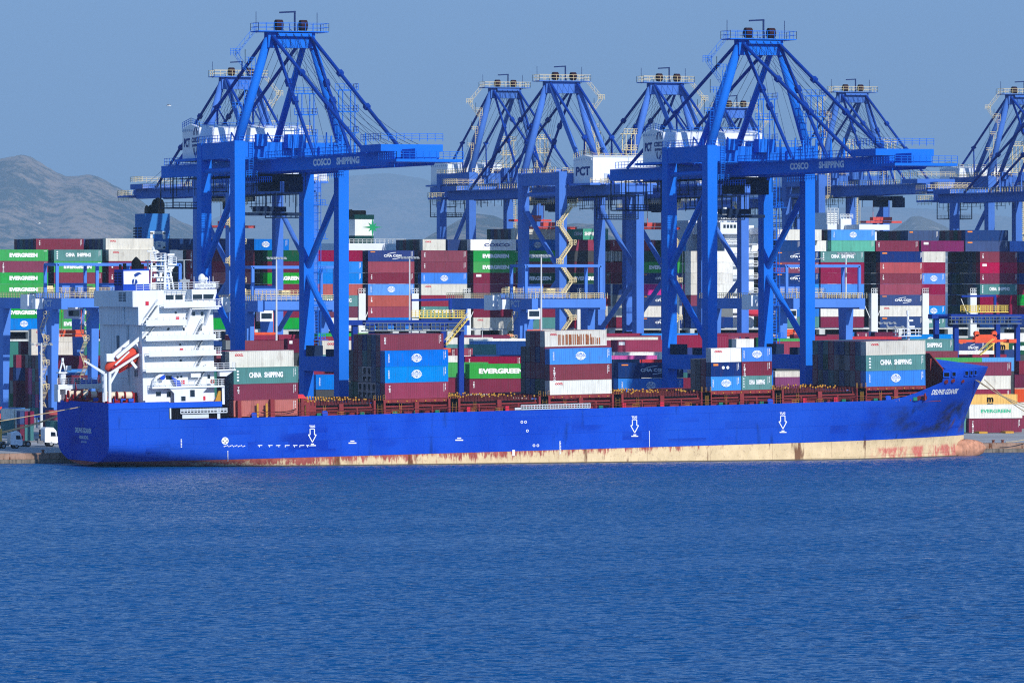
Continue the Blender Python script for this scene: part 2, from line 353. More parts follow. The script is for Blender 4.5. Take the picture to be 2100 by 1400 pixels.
def door_mesh(Hc):
    if Hc in DM: return DM[Hc]
    W = 2.438; m = MB(); p = 0.18
    for a, b in ((p, W / 2 - .02), (W / 2 + .02, W - p)):
        m.box(0.045, 0.09, a, b, 0.17, Hc - 0.11)
        for z in (0.45, Hc * .5, Hc - .4): m.box(0.03, 0.044, a + .03, b - .03, z - .04, z + .04)
    m.mat(1)
    for y in (0.46, 0.95, 1.49, 1.98):
        m.tube((0.0, y, 0.1), (0.0, y, Hc - 0.06), 0.03, 5)
        m.box(-0.02, 0.03, y - .05, y + .2, 1.1, 1.16)
        for z in (0.22, Hc - 0.2): m.box(-0.03, 0.04, y - .06, y + .06, z - .05, z + .05)
    me = bpy.data.meshes.new("door"); me.from_pydata(m.v, [], m.f); me.materials.append(None); me.materials.append(STEEL)
    me.polygons.foreach_set("material_index", m.m); me.update(); DM[Hc] = me
    return me
def reefer_mesh(Hc):
    k = ('reefer', Hc)
    if k in DM: return DM[k]
    W = 2.438; m = MB(); p = 0.16
    m.box(0.03, 0.09, p, W - p, .16, Hc - .1); m.mat(1)
    for y in (.18, W - .26): m.box(-.02, .03, y, y + .08, .1, Hc - .08)
    m.box(-.02, .03, .26, W - .26, Hc - .2, Hc - .1); m.box(-.02, .03, .26, W - .26, 1.15, 1.22)
    m.mat(2); m.box(-.015, .028, .34, W - .34, .25, 1.1)
    m.lathe((-.01, W / 2, Hc * .72), [(.55, 0), (.55, .03)], 14, 'x')
    m.mat(1).box(-.03, -.016, .5, .9, .3, .6)
    me = bpy.data.meshes.new("refrigeration_unit"); me.from_pydata(m.v, [], m.f)
    for x in (None, flat("reefer_frame", (200, 202, 200)), flat("dark_fan_grille", (40, 44, 50))): me.materials.append(x)  # pale frame, near-black fan and grille panels
    me.polygons.foreach_set("material_index", m.m); me.update(); DM[k] = me
    return me
FX, FZ = (1, 0, 0), (0, 0, 1)
def column_text(m, txt, x, ztop, hgt, wd, y=-0.03):
    n = len(txt); c = hgt / n
    for i, ch in enumerate(txt): put_text(m, ch, (x, y, ztop - c * (i + 1) + c * .12), FX, FZ, wd, c * .78, 0.03)
def marks(m, L, Hc, y=-0.03):
    """number plate lines beside the right end"""
    for i in range(5): m.box(L - 0.62, L - 0.46, y, y + .005, Hc * (.86 - i * .09), Hc * (.86 - i * .09) + .13)
    m.box(L - 0.86, L - 0.80, y, y + .005, Hc * .38, Hc * .9)
def globe(m, cx, cz, a, b, y=-0.03, t=0.11):
    """wire globe crossed by a lettered band"""
    el = lambda rx, z0, z1, s: [(s * rx * sqrt(max(0, 1 - (z / b) ** 2)), z) for z in [z0 + (z1 - z0) * i / 8 for i in range(9)]]
    for lo, hi in ((b * .34, b), (-b, -b * .34)):
        for rx in (a, a * .5):
            for s in (1, -1): strip(m, el(rx, lo, hi, s), (cx, y, cz), FX, FZ, t * 1.2)
    for z in (.62, -.62): strip(m, [(-a * .78, b * z), (a * .78, b * z)], (cx, y, cz), FX, FZ, t * .8)
    strip(m, [(-a * .5, b * .97), (a * .5, b * .97)], (cx, y, cz), FX, FZ, t * .6)
    strip(m, [(-a * 1.2, -b * .36), (a * 1.2, -b * .36)], (cx, y, cz), FX, FZ, t * .8)
    put_text(m, "COSCO", (cx - a * 1.18, y - .02, cz - b * .06), FX, FZ, a * 2.36, b * .42, 0.05)
    put_text(m, "SHIPPING", (cx - a * 1.05, y - .02, cz - b * .32), FX, FZ, a * 2.1, b * .18, 0.03)
def swoosh(m, cx, cz, wd, y=-0.03):
    up = [(-wd * .34 + wd * .5 * i / 8, .42 + .34 * sin(i / 8 * pi / 2)) for i in range(9)]
    strip(m, up, (cx, y, cz), FX, FZ, .12); strip(m, [(-x + wd * .12, -z) for x, z in up], (cx, y, cz), FX, FZ, .12)
LM = {}
def livery_mesh(lv, L, Hc):
    k = (lv, L, Hc)
    if k in LM: return LM[k]
    m = MB(); kind, _, arg = lv.partition(':'); mats = [WHITE]
    if kind == 'globe':
        globe(m, L * .5, Hc * .52, 0.86, Hc * .245); column_text(m, "COSCO", L * .05, Hc * .8, Hc * .55, .28); marks(m, L, Hc)
    elif kind == 'china':
        put_text(m, "CHINA", (L * .24, -.03, Hc * .37), FX, FZ, L * .19, Hc * .34, .045); put_text(m, "SHIPPING", (L * .475, -.03, Hc * .37), FX, FZ, L * .29, Hc * .34, .045); marks(m, L, Hc)
        for i in range(4): z = Hc * (.74 - i * .19); m.box(L * .055, L * .075, -.03, -.02, z, z + .32); m.box(L * .045, L * .085, -.034, -.031, z + .1, z + .19)
    elif kind == 'ever':
        put_text(m, "EVERGREEN", (L * (.2 if arg != 'big' else .16), -.03, Hc * .33), FX, FZ, L * (.58 if arg != 'big' else .78), Hc * .36, .06)
        m.box(L - 1.1, L - .3, -.03, -.025, Hc * .84, Hc * .88)
    elif kind == 'evergreen_on_white':
        mats = [GREENL]; put_text(m, "EVERGREEN", (L * .22, -.03, Hc * .40), FX, FZ, L * .56, Hc * .26, .03)
    elif kind == 'oocl':
        mats = [REDL]; x = L * (.09 if L > 8 else .12)
        put_text(m, "OOCL", (x, -.03, Hc * .70), FX, FZ, 1.55, Hc * .15, .05)
    elif kind == 'cma':
        put_text(m, "CMA CGM", (L * .34, -.03, Hc * .40), FX, FZ, L * .38, Hc * .22, .035); swoosh(m, L * .54, Hc * .51, L * .36); marks(m, L, Hc)
        m.mat(1).box(L * .05, L * .15, -.03, -.025, Hc * .82, Hc * .9); mats.append(ORNL)
    elif kind == 'msc':
        mats = [BLACKL]; put_text(m, "m", (L * .42, -.03, Hc * .42), FX, FZ, 1.5, Hc * .36, .05); put_text(m, "sc", (L * .425, -.03, Hc * .12), FX, FZ, 1.4, Hc * .24, .05)
    elif kind == 'big':                                             # one dark word
        mats = [BLUEL]; put_text(m, arg, (L * .3, -.03, Hc * .36), FX, FZ, L * .56, Hc * .28, .03)
    elif kind == 'word': put_text(m, arg, (L * .42, -.03, Hc * .12), FX, FZ, L * .5, Hc * .38, .0)
    elif kind == 'col': column_text(m, arg, L * .06, Hc * .84, Hc * .15 * len(arg), .36); marks(m, L, Hc)
    elif kind == 'one':                                             # small orange plate and number lines
        m.mat(1).box(L * .05, L * .16, -.03, -.025, Hc * .78, Hc * .9); mats.append(ORNL); m.mat(0); marks(m, L, Hc)
    elif kind == 'plate': m.box(L * .06, L * .17, -.03, -.025, Hc * .64, Hc * .86)
    elif kind == 'flowers':                                         # two white blossoms on navy
        for dx in (-.45, .45): m.lathe((L * .48 + dx, -.03, Hc * .62), [(.3, 0), (.3, .006)], 9, 'y')
        marks(m, L, Hc); m.mat(1).box(L * .08, L * .24, -.03, -.025, Hc * .76, Hc * .9); mats.append(ORNL)
    elif kind == 'rusty':
        mats = [REDL, RUST]; put_text(m, "OOCL", (L * .09, -.045, Hc * .72), FX, FZ, 1.3, Hc * .13, .04); m.mat(1); x = L * .215; rr = random.Random(3)
        while x < L * .89:
            wd = rr.uniform(.1, .26); top = Hc * (.76 if x < L * .74 else .56); m.box(x, x + wd, -.01, .026, Hc * .1, top * rr.uniform(.82, 1.0) if rr.random() < .4 else top); x += wd + rr.choice((.02, .04, .1, .22, .3))
    elif kind == 'marks': marks(m, L, Hc)
    else: LM[k] = None; return None
    me = bpy.data.meshes.new("lettering"); me.from_pydata(m.v, [], m.f)
    for x in mats: me.materials.append(x)
    me.polygons.foreach_set("material_index", m.m); me.update(); LM[k] = me
    return me
LVW = {'globe': 'white globe', 'china': 'white lettering', 'ever': 'big white lettering', 'oocl': 'red lettering', 'cma': 'white swooshes', 'msc': 'black lettering', 'word': 'thin white letters', 'col': 'white end letters', 'big': 'dark blue letters',
       'one': 'orange plate', 'plate': 'white plate', 'flowers': 'two white flowers', 'rusty': 'rust streaks', 'evergreen_on_white': 'green lettering', 'marks': 'number lines'}
def ink(lv):
    k = lv.partition(':')[0]; return (' with ' + LVW[k]) if k in LVW else ''
N_CONT = [0]
def container(colour, L, Hc, loc, label, group, lv='', door=None, rot=None):
    o = bpy.data.objects.new("shipping_container", container_mesh(L, Hc)); COL.objects.link(o); N_CONT[0] += 1
    o.location = loc
    if rot: o.rotation_euler = rot
    o.material_slots[0].link = 'OBJECT'; o.material_slots[0].material = cmat(colour)
    tag(o, " ".join(label.split()[:16]).rstrip(","), "container", group)
    me = livery_mesh(lv, L, Hc) if lv else None
    if me:
        c = bpy.data.objects.new("rust_streaks" if lv == 'rusty' else "lettering", me); COL.objects.link(c); c.parent = o
    if door:
        c = bpy.data.objects.new("refrigeration_unit" if door == 'reefer' else "door", reefer_mesh(Hc) if door == 'reefer' else door_mesh(Hc)); COL.objects.link(c); c.parent = o
        c.material_slots[0].link = 'OBJECT'; c.material_slots[0].material = cmat(colour)
    return o
HQ, ST = 2.896, 2.591
ORD = ['first', 'second', 'third', 'fourth', 'fifth', 'sixth', 'seventh', 'eighth', 'ninth', 'tenth', 'eleventh', 'twelfth']
# ------------------------------------------------------------------ the boxes on deck, bay by bay; local ship heights
SHIPROT = (0, -atan(TRIM), 0)
def ship_box(colour, L, Hc, s, y, h, label, group, lv='', door='door'):
    return container(colour, L, Hc, (s, y, h + ZP + TRIM * s), label, group, lv, door, SHIPROT)
ENDS = ['maroon', 'charcoal', 'navy', 'plum', 'grey', 'teal', 'charcoal', 'maroon', 'slate', 'navy', 'charcoal', 'dark_green', 'grey']
PIT = 2.49
def fill(sname, s, tiers, ncols, faces, L=12.19, base=10.05, reefers=(), rnd=1, start=None, tops=None):
    """faces: tier -> (colour, livery) of the column that shows its side; start: tier -> first column"""
    r = random.Random(rnd); g = "containers stacked on the ship's deck"
    off = {}
    for t in range(len(tiers)):
        c0 = (start or {}).get(t, 0)
        for c in range(c0, ncols[t]):
            z = base + off.get(c, 0); Hc = tiers[t]
            if c > c0 and Hc == ST and t == 0 and L > 8: Hc = HQ if r.random() < .8 else ST
            face = c == c0; colour, lv = faces[t] if face else (r.choice(ENDS), '')
            tw = ['bottom', 'second', 'third', 'top'][t] if len(tiers) == 4 else ['bottom', 'middle', 'top'][t]
            if face: lab = f"{WORD.get(colour, colour)} container{ink(lv)}, {tw} tier of {sname}"
            else: lab = f"{WORD.get(colour, colour)} container end, {tw} tier, {ORD[c]} column inward, {sname}"
            if (t, c) in reefers: colour = 'grey'; lab = f"container with dark refrigeration unit, {tw} tier, {ORD[c]} column, {sname}"
            ship_box(colour, L, Hc, s, c * PIT, z, lab, g, lv, 'reefer' if (t, c) in reefers else 'door')
            off[c] = off.get(c, 0) + Hc + 0.025
fill("stack beside the bridge", -60.8, [HQ, HQ, HQ, HQ], [3, 4, 4, 4], [('brick', 'marks'), ('maroon', 'col:TEX'), ('sage', 'china'), ('white', 'oocl')], base=7.6, rnd=3, start={3: 1})
ship_box('maroon', 13.7, HQ, -60.8, 4 * PIT, 16.4, "long maroon container behind the white one beside the bridge", "containers stacked on the ship's deck")
fill("stack with two blue globe boxes", -32.0, [HQ, HQ, HQ, HQ], [8, 8, 8, 7], [('wine', 'col:TEX'), ('blue', 'globe'), ('blue', 'globe'), ('maroon', 'col:UES')], rnd=5, start={3: 1}, reefers={(0, 2), (0, 3), (0, 4), (0, 5), (1, 3), (1, 4)})
fill("stack topped by the rusty box", 0.0, [ST, HQ, HQ, HQ], [6, 6, 6, 5], [('bright_white', 'oocl'), ('maroon', 'col:TRITON'), ('blue', 'globe'), ('white', 'rusty')], rnd=8, start={3: 1})
fill("twin twenty foot stack, aft half", 32.0, [ST, ST, ST], [1, 1, 1], [('blue', 'globe'), ('navy', 'flowers'), ('bright_white', 'oocl')], L=6.06, rnd=2)
fill("twin twenty foot stack, forward half", 38.2, [ST, ST, ST], [1, 1, 1], [('sage', 'china'), ('maroon', 'col:TRITON'), ('blue', 'globe')], L=6.06, rnd=2)
for c in range(1, 4):
    for t in range(2):
        ship_box(['maroon', 'charcoal', 'grey'][c - 1], 12.19, HQ, 32.0, c * PIT, 10.05 + t * 2.92, f"{['maroon', 'charcoal', 'grey'][c-1]} container end, {['lower','upper'][t]} tier, {ORD[c]} column behind the twenty foot stack", "containers stacked on the ship's deck")
fill("stack nearest the bow", 63.4, [HQ, HQ, ST], [10, 10, 10], [('blue', 'globe'), ('sage', 'china'), ('white', 'oocl')], rnd=12)
# ================================================================== the blue container ship; children in ship coordinates (s, y, h)
ship = thing("container_ship", "blue container ship moored along the quay with a white bridge at its stern", "ship", (0, 0, ZP))
ship.rotation_euler = SHIPROT
YC, HB = 14.8, 16.1
S_TR = sh(224, 880, YC - HB).x                     # transom
def stem(h):                                       # stem profile on the centre line
    pts = [(-4.0, 90.3), (2.6, 90.6), (3.6, 91.0), (6.0, 92.1), (13.0, 95.4)]
    for (a, sa), (b, sb) in zip(pts, pts[1:]):
        if h <= b: return sa + (sb - sa) * (h - a) / (b - a)
    return pts[-1][1]
def half(s, h):
    """half breadth of the hull at station s, height h above the paint line"""
    if s < 40:
        hb = -0.75 - max(0, (s - S_TR)) * 0.075 - max(0, s - S_TR) ** 2 * 0.0016
        R = 3.9 + max(0, s - S_TR) * 0.02; t = (h - hb) / R
        return 0.0 if t <= 0 else HB * sqrt(1 - (1 - min(1, t)) ** 2)
    k = min(1.0, max(0.0, (h + 1.0) / 12.5)); s0 = 40 + 20 * k ** 1.2; u = (s - s0) / (stem(h) - s0)
    if u >= 1: return 0.0
    if u <= 0: return HB
    p = 2.3 + 2.6 * k ** 1.5
    return HB * max(0.0, 1 - u ** p) ** (1.0 - 0.18 * k)
HDK = 7.42
HAFT = sh(300, 824.5, YC - HB).z; S_ST = sh(349, 840, YC - HB).x
TOPS = [(S_ST - .01, HAFT), (S_ST, HDK), (40, HDK), (67, HDK), (70, 7.75), (73, 8.5), (76, 9.5), (79.2, 10.6), (80.0, 10.8)]
def top_h(s):
    if s < S_ST: return HAFT
    for (a, ha), (b, hb_) in zip(TOPS, TOPS[1:]):
        if s <= b: return ha + (hb_ - ha) * max(0, (s - a)) / (b - a)
    return TOPS[-1][1]
def hull_mat():
    m = bpy.data.materials.new("hull_paint"); m.use_nodes = True; n = m.node_tree.nodes; l = m.node_tree.links; b = n["Principled BSDF"]
    t = n.new("ShaderNodeTexCoord"); sx = n.new("ShaderNodeSeparateXYZ"); l.new(t.outputs['Object'], sx.inputs[0])
    def tex(scale, vec=(1, 1, 1), det=4, rough=.5):
        mp = n.new("ShaderNodeMapping"); mp.inputs['Scale'].default_value = vec; l.new(t.outputs['Object'], mp.inputs[0])
        x = n.new("ShaderNodeTexNoise"); x.inputs['Scale'].default_value = scale; x.inputs['Detail'].default_value = det; x.inputs['Roughness'].default_value = rough; l.new(mp.outputs[0], x.inputs['Vector']); return x.outputs['Fac']
    def rng(src, a, bb, c=0.0, d=1.0):
        r = n.new("ShaderNodeMapRange"); r.interpolation_type = 'SMOOTHSTEP'; r.inputs[1].default_value = a; r.inputs[2].default_value = bb; r.inputs[3].default_value = c; r.inputs[4].default_value = d; l.new(src, r.inputs[0]); return r.outputs[0]
    def mth(op, a, bb):
        x = n.new("ShaderNodeMath"); x.operation = op
        for i, v in enumerate((a, bb)):
            if isinstance(v, (int, float)): x.inputs[i].default_value = v
            else: l.new(v, x.inputs[i])
        return x.outputs[0]
    def mix(fac, a, bb):
        x = n.new("ShaderNodeMix"); x.data_type = 'RGBA'
        l.new(fac, x.inputs[0])
        for i, v in ((6, a), (7, bb)):
            if isinstance(v, tuple): x.inputs[i].default_value = (*v, 1)
            else: l.new(v, x.inputs[i])
        return x.outputs[2]
    # touched-up rectangles of slightly different blue
    mp = n.new("ShaderNodeMapping"); mp.inputs['Rotation'].default_value = (pi / 2, 0, 0); l.new(t.outputs['Object'], mp.inputs[0])
    br = n.new("ShaderNodeTexBrick"); br.inputs['Scale'].default_value = 0.42; br.inputs['Brick Width'].default_value = 1.6; br.inputs['Row Height'].default_value = 0.62; br.inputs['Mortar Size'].default_value = 0.0
    br.inputs['Color1'].default_value = (0, 0, 0, 1); br.inputs['Color2'].default_value = (1, 1, 1, 1); br.offset = .37; l.new(mp.outputs[0], br.inputs['Vector'])
    patch = mth('MULTIPLY', rng(br.outputs['Color'], .5, .9), rng(tex(.06, (1, 1, 2.2), 2), .46, .6))
    band = mth('MULTIPLY', rng(sx.outputs['Z'], .4, 1.5), rng(sx.outputs['Z'], 6.0, 3.6))
    blue = mix(rng(tex(.12, (1, 1, .5), 5), .35, .65), lin((18, 64, 176)), lin((25, 77, 192)))
    blue = mix(mth('MULTIPLY', mth('MULTIPLY', patch, band), .85), blue, lin((14, 46, 150)))
    blue = mix(mth('MULTIPLY', rng(tex(.035, (1, 1, 1.5), 3), .45, .62), .45), blue, lin((34, 84, 186)))
    blue = mix(mth('MULTIPLY', rng(tex(.9, (.25, 1, 1.6), 5, .65), .60, .72), .35), blue, lin((44, 92, 180)))
    seam = n.new("ShaderNodeTexBrick"); seam.inputs['Scale'].default_value = 0.1; seam.inputs['Brick Width'].default_value = 1.25; seam.inputs['Row Height'].default_value = .3; seam.inputs['Mortar Size'].default_value = .004; seam.inputs['Color1'].default_value = seam.inputs['Color2'].default_value = (0, 0, 0, 1); seam.inputs['Mortar'].default_value = (1, 1, 1, 1)
    l.new(mp.outputs[0], seam.inputs['Vector'])
    blue = mix(mth('MULTIPLY', seam.outputs['Color'], .35), blue, lin((12, 40, 120)))
    scuff = mth('MULTIPLY', rng(tex(.5, (1, 1, .18), 5), .62, .74), .55)
    blue = mix(scuff, blue, lin((20, 44, 96)))
    # soot and anchor wear on the bow
    soot = mth('MULTIPLY', mth('MULTIPLY', rng(sx.outputs['X'], 54, 84), rng(sx.outputs['X'], 93.5, 87)), mth('MULTIPLY', rng(sx.outputs['Z'], -.2, 2.0), rng(sx.outputs['Z'], 8.2, 4.4)))
    blue = mix(mth('MULTIPLY', soot, rng(tex(.16, (1, 1, 1.6), 5, .6), .40, .66, 0, .95)), blue, lin((40, 42, 40)))
    blue = mix(mth('MULTIPLY', mth('MULTIPLY', soot, rng(sx.outputs['X'], 82, 88)), rng(tex(.35, (1, 1, .7), 5), .55, .68)), blue, lin((92, 66, 52)))
    # boot topping: cream fouling over old red, rust runs
    red = mix(rng(tex(.8, (1, 1, .5), 5), .3, .7), lin((150, 70, 66)), lin((178, 96, 84)))
    foul = mth('ADD', rng(mth('ADD', mth('MULTIPLY', tex(2.6, (1, 1, .16), 6, .7), .6), mth('MULTIPLY', tex(.5, (1, 1, .5), 4, .6), .4)), .36, .60), rng(sx.outputs['X'], 20, 52))
    lowz = mth('ADD', mth('MULTIPLY', sx.outputs['Z'], -.28), mth('MULTIPLY', sx.outputs['X'], .0032))
    cream = mix(rng(tex(.6, (1, 1, .6), 6), .3, .75), lin((216, 190, 146)), lin((236, 208, 162)))
    boot = mix(rng(mth('ADD', mth('MULTIPLY', foul, .55), lowz), .28, .62), red, cream)
    boot = mix(mth('MULTIPLY', mth('MULTIPLY', rng(sx.outputs['X'], 64, 68), rng(sx.outputs['Z'], -1.2, -1.9)), rng(tex(.5, (1, 1, .6), 5, .65), .40, .6)), boot, lin((206, 112, 98)))
    boot = mix(mth('MULTIPLY', rng(tex(.42, (1, 1, .16), 6, .6), .61, .69), .9), boot, lin((104, 60, 38)))
    boot = mix(mth('MULTIPLY', rng(tex(3.2, (1, 1, .35), 5, .7), .55, .72), .55), boot, lin((120, 92, 72)))
    boot = mix(mth('MULTIPLY', rng(tex(1.1, (1, 1, 1), 5, .65), .58, .70), .45), boot, lin((150, 120, 100)))
    boot = mix(mth('MULTIPLY', seam.outputs['Color'], .5), boot, lin((110, 70, 48)))
    boot = mix(rng(mth('ADD', mth('MULTIPLY', sx.outputs['X'], TRIM), sx.outputs['Z']), -2.12, -2.3), boot, lin((96, 88, 70)))
    edge = rng(mth('ADD', sx.outputs['Z'], mth('MULTIPLY', mth('SUBTRACT', tex(2.5), .5), .12)), -.03, .03)
    col = mix(edge, boot, blue)
    l.new(col, b.inputs['Base Color']); b.inputs['Roughness'].default_value = .5; b.inputs['Specular IOR Level'].default_value = .2; b.inputs['IOR'].default_value = 1.08
    return m
HULLM = hull_mat()
def build_hull():
    m = MB(); st = [S_TR, -82, -78, S_ST - .01, S_ST, -67, -60, -52, -44, -30, 0, 40] + [40 + 39.2 * i / 14 for i in range(1, 15)]
    NZ = 16
    def column(s, top, side):
        if s < 40: lo = max(-4.5, -0.75 - max(0, s - S_TR) * 0.075 - max(0, s - S_TR) ** 2 * 0.0016)
        else: lo = -4.5
        r = []
        for j in range(NZ + 1):
            v = (j / NZ) ** 1.5; h = lo + (top - lo) * v; r.append((s, YC - side * half(s, h), h))
        return r
    for side in (1, -1):
        g = [column(s, top_h(s), side) for s in st]
        vs = [p for c in g for p in c]; k = NZ + 1
        m.add(vs, [(i * k + j, (i + 1) * k + j, (i + 1) * k + j + 1, i * k + j + 1) for i in range(len(g) - 1) for j in range(NZ)])
        # bow, gridded from the fore shoulder to the stem so that the last column is the stem itself
        NU = 14; vs = []
        for i in range(NU + 1):
            for j in range(NZ + 1):
                h = -4.5 + (13.0 + 4.5) * (j / NZ) ** 1.15; s0 = 79.2; u = i / NU; s = s0 + (stem(h) - s0) * (1 - (1 - u) ** 1.6); vs.append((s, YC - side * half(s, h), h))
        m.add(vs, [(i * k + j, (i + 1) * k + j, (i + 1) * k + j + 1, i * k + j + 1) for i in range(NU) for j in range(NZ)])
    # transom
    c = column(S_TR, HAFT, 1); n = len(c); vs = c + [(s, 2 * YC - y, h) for s, y, h in c]
    m.add(vs, [(i, i + 1, i + 1 + n, i + n) for i in range(n - 1)])
    return m.build("hull", HULLM, ship, smooth=False)
hull = build_hull()
for p in hull.data.polygons: p.use_smooth = abs(p.normal.x) < 0.9
MAR = paint("deck_red_oxide", (136, 56, 58), 0.6, 0.15, 0.4, streak=0.3, rust=0.3); DARK = flat("recess_shade", (20, 20, 24), 0.8)  # DARK paints in the shade of openings and recesses
YEL = paint("safety_yellow", (190, 142, 58), 0.5, 0.1, 1.0); WHT = paint("ship_white", (226, 229, 231), 0.4, 0.03, 0.3, streak=0.10); SHIPBLUE = paint("ship_blue", (28, 84, 198), 0.42, 0.06, 0.3, streak=0.1)
# ---- deck, bulb
m = MB(); m.box(S_TR + .1, 40, YC - HB + .25, YC + HB - .25, HDK - .5, HDK - .25)
for i in range(20):
    a, b_ = 40 + i * 2, 42 + i * 2; m.hexa([(a, YC - half(a, HDK) + .3, HDK - .5), (b_, YC - half(b_, HDK) + .3, HDK - .5), (b_, YC + half(b_, HDK) - .3, HDK - .5), (a, YC + half(a, HDK) - .3, HDK - .5)], [(a, YC - half(a, HDK) + .3, HDK - .25), (b_, YC - half(b_, HDK) + .3, HDK - .25), (b_, YC + half(b_, HDK) - .3, HDK - .25), (a, YC + half(a, HDK) - .3, HDK - .25)])
m.box(S_TR + .1, -63.5, YC - HB + .25, YC + HB - .25, HAFT - .5, HAFT - .15); m.build("deck", MAR, ship)
def bulb_mat():
    return paint("bulb_fouling", (196, 140, 110), 0.7, 0.3, 0.9, streak=0.4, rust=1.0)
m = MB(); prof = [(2.0 * sqrt(max(0, 1 - (i / 10) ** 2.6)), i) for i in range(11)]
vs = []; fs = []
for i in range(13):
    f = i / 12; s = 84 + 11.2 * f; r = 1.95 * (1 - max(0, (f - .45) / .55) ** 2.4) ** .5 if f < 1 else 0.02
    for j in range(16): a = 2 * pi * j / 16; vs.append((s, YC + r * .95 * cos(a), -2.85 + r * 1.0 * sin(a) + f * .25))
for i in range(12):
    for j in range(16): fs.append((i * 16 + j, i * 16 + (j + 1) % 16, (i + 1) * 16 + (j + 1) % 16, (i + 1) * 16 + j))
m.add(vs, fs); m.build("bulbous_bow", bulb_mat(), ship, smooth=True)
# ---- forecastle: breakwater, whaleback and its openings
m = MB(); ypt, ys = YC - half(79.6, 10.6), YC + half(79.6, 10.6)
a = shx(1933, 757, 79.6); htop = a.z; pk = shx(1913, 724, 79.6).z
yl7 = YC - half(79.7, 7.2) + .25
m.prism([(79.4, yl7, 7.2), (79.4, 2 * YC - yl7, 7.2), (79.4, ys, htop), (79.4, ys - 6, pk), (79.4, ypt + 6, pk), (79.4, ypt + .15, htop)], (.3, 0, 0))
for i in range(5): y = YC - 10 + i * 5; m.box(79.0, 79.39, y - .12, y + .12, 7, pk - 1)
m.build("breakwater", MAR, ship)
m = MB(); NU = 12; edge = []; ridge = []
for i in range(NU + 1):
    u = i / NU; s = 79.75 + (95.3 - 79.75) * u; edge.append(max(0.02, half(min(s, stem(13.0) - .02), 13.0)))
    ridge.append((s, 13.0 + (pk - 13.0) * .72 * (1 - u) ** 1.1))
for sd in (1, -1):
    vs = []
    for i in range(NU + 1): s, hr = ridge[i]; vs += [(s, YC - sd * edge[i], 13.0), (s, YC - sd * edge[i] * .45, 13.0 + (hr - 13.0) * .96), (s, YC, hr)]
    m.add(vs, [(i * 3 + j, (i + 1) * 3 + j, (i + 1) * 3 + j + 1, i * 3 + j + 1) for i in range(NU) for j in range(2)])
m.build("whaleback", SHIPBLUE, ship)
def on_hull(s, h, d=0.05): return Vector((s, YC - half(s, h) - d, h))
def inv_hull(px, py):                          # the hull point seen at a pixel on the near side
    y = YC - HB
    for _ in range(12):
        p = sh(px, py, y); y = y * .5 + .5 * (YC - half(min(p.x, 94), p.z))
    return sh(px, py, y)
mb = MB(); mf = MB()
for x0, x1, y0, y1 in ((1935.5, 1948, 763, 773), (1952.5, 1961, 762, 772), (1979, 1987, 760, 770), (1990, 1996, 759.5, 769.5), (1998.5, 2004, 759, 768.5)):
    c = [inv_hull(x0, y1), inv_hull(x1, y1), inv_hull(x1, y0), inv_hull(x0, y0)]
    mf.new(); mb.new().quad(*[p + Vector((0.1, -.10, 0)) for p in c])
    for p, q in zip(c, c[1:] + c[:1]): mf.bar(p + Vector((.1, -.12, 0)), q + Vector((.1, -.12, 0)), .16)
mb.each("mooring_opening_shade", DARK, ship); mf.each("opening_frame", SHIPBLUE, ship)  # dark quads outside the shell stand in for the shade inside the openings
mb = MB()
for x, y, r in ((1884, 815, .45), (1897, 815, .45), (1942, 782, .36), (1956, 780, .34), (1976, 781, .3)):
    p = inv_hull(x, y); mb.new().lathe(p + Vector((.0, -.1, 0)), [(r * 1.25, 0), (r * 1.25, .06), (r, .06), (r, -.02)], 12, 'y')
mb.each("fairlead", flat("fairlead_red", (92, 36, 44)), ship)
# foremast
m = MB(); p0 = sh(1866, 712, YC); b = Vector((p0.x, YC, HDK)); top = sh(1872, 645, YC); sx_ = p0.x
m.box(sx_ - .7, sx_ + .7, YC - .7, YC + .7, 9, p0.z + .3); hz1 = sh(1870, 688, YC).z
m.tube((sx_, YC, p0.z), (sx_, YC, top.z), .38, 8, .2); m.box(sx_ - 2.6, sx_ + 2.2, YC - 1.2, YC + 1.2, hz1 - .15, hz1)
m.rail([(sx_ - 2.6, YC - 1.2, hz1), (sx_ + 2.2, YC - 1.2, hz1), (sx_ + 2.2, YC + 1.2, hz1), (sx_ - 2.6, YC + 1.2, hz1), (sx_ - 2.6, YC - 1.2, hz1)], 1.3, 1.1, .1)
for dz, L in ((1.5, 1.2), (2.7, .9)): m.box(sx_, sx_ + L, YC - .4, YC + .4, hz1 + dz, hz1 + dz + .35)
m.box(sx_ - .2, sx_ + .2, YC - .2, YC + .2, top.z, top.z + .8); m.build("foremast", WHT, ship)
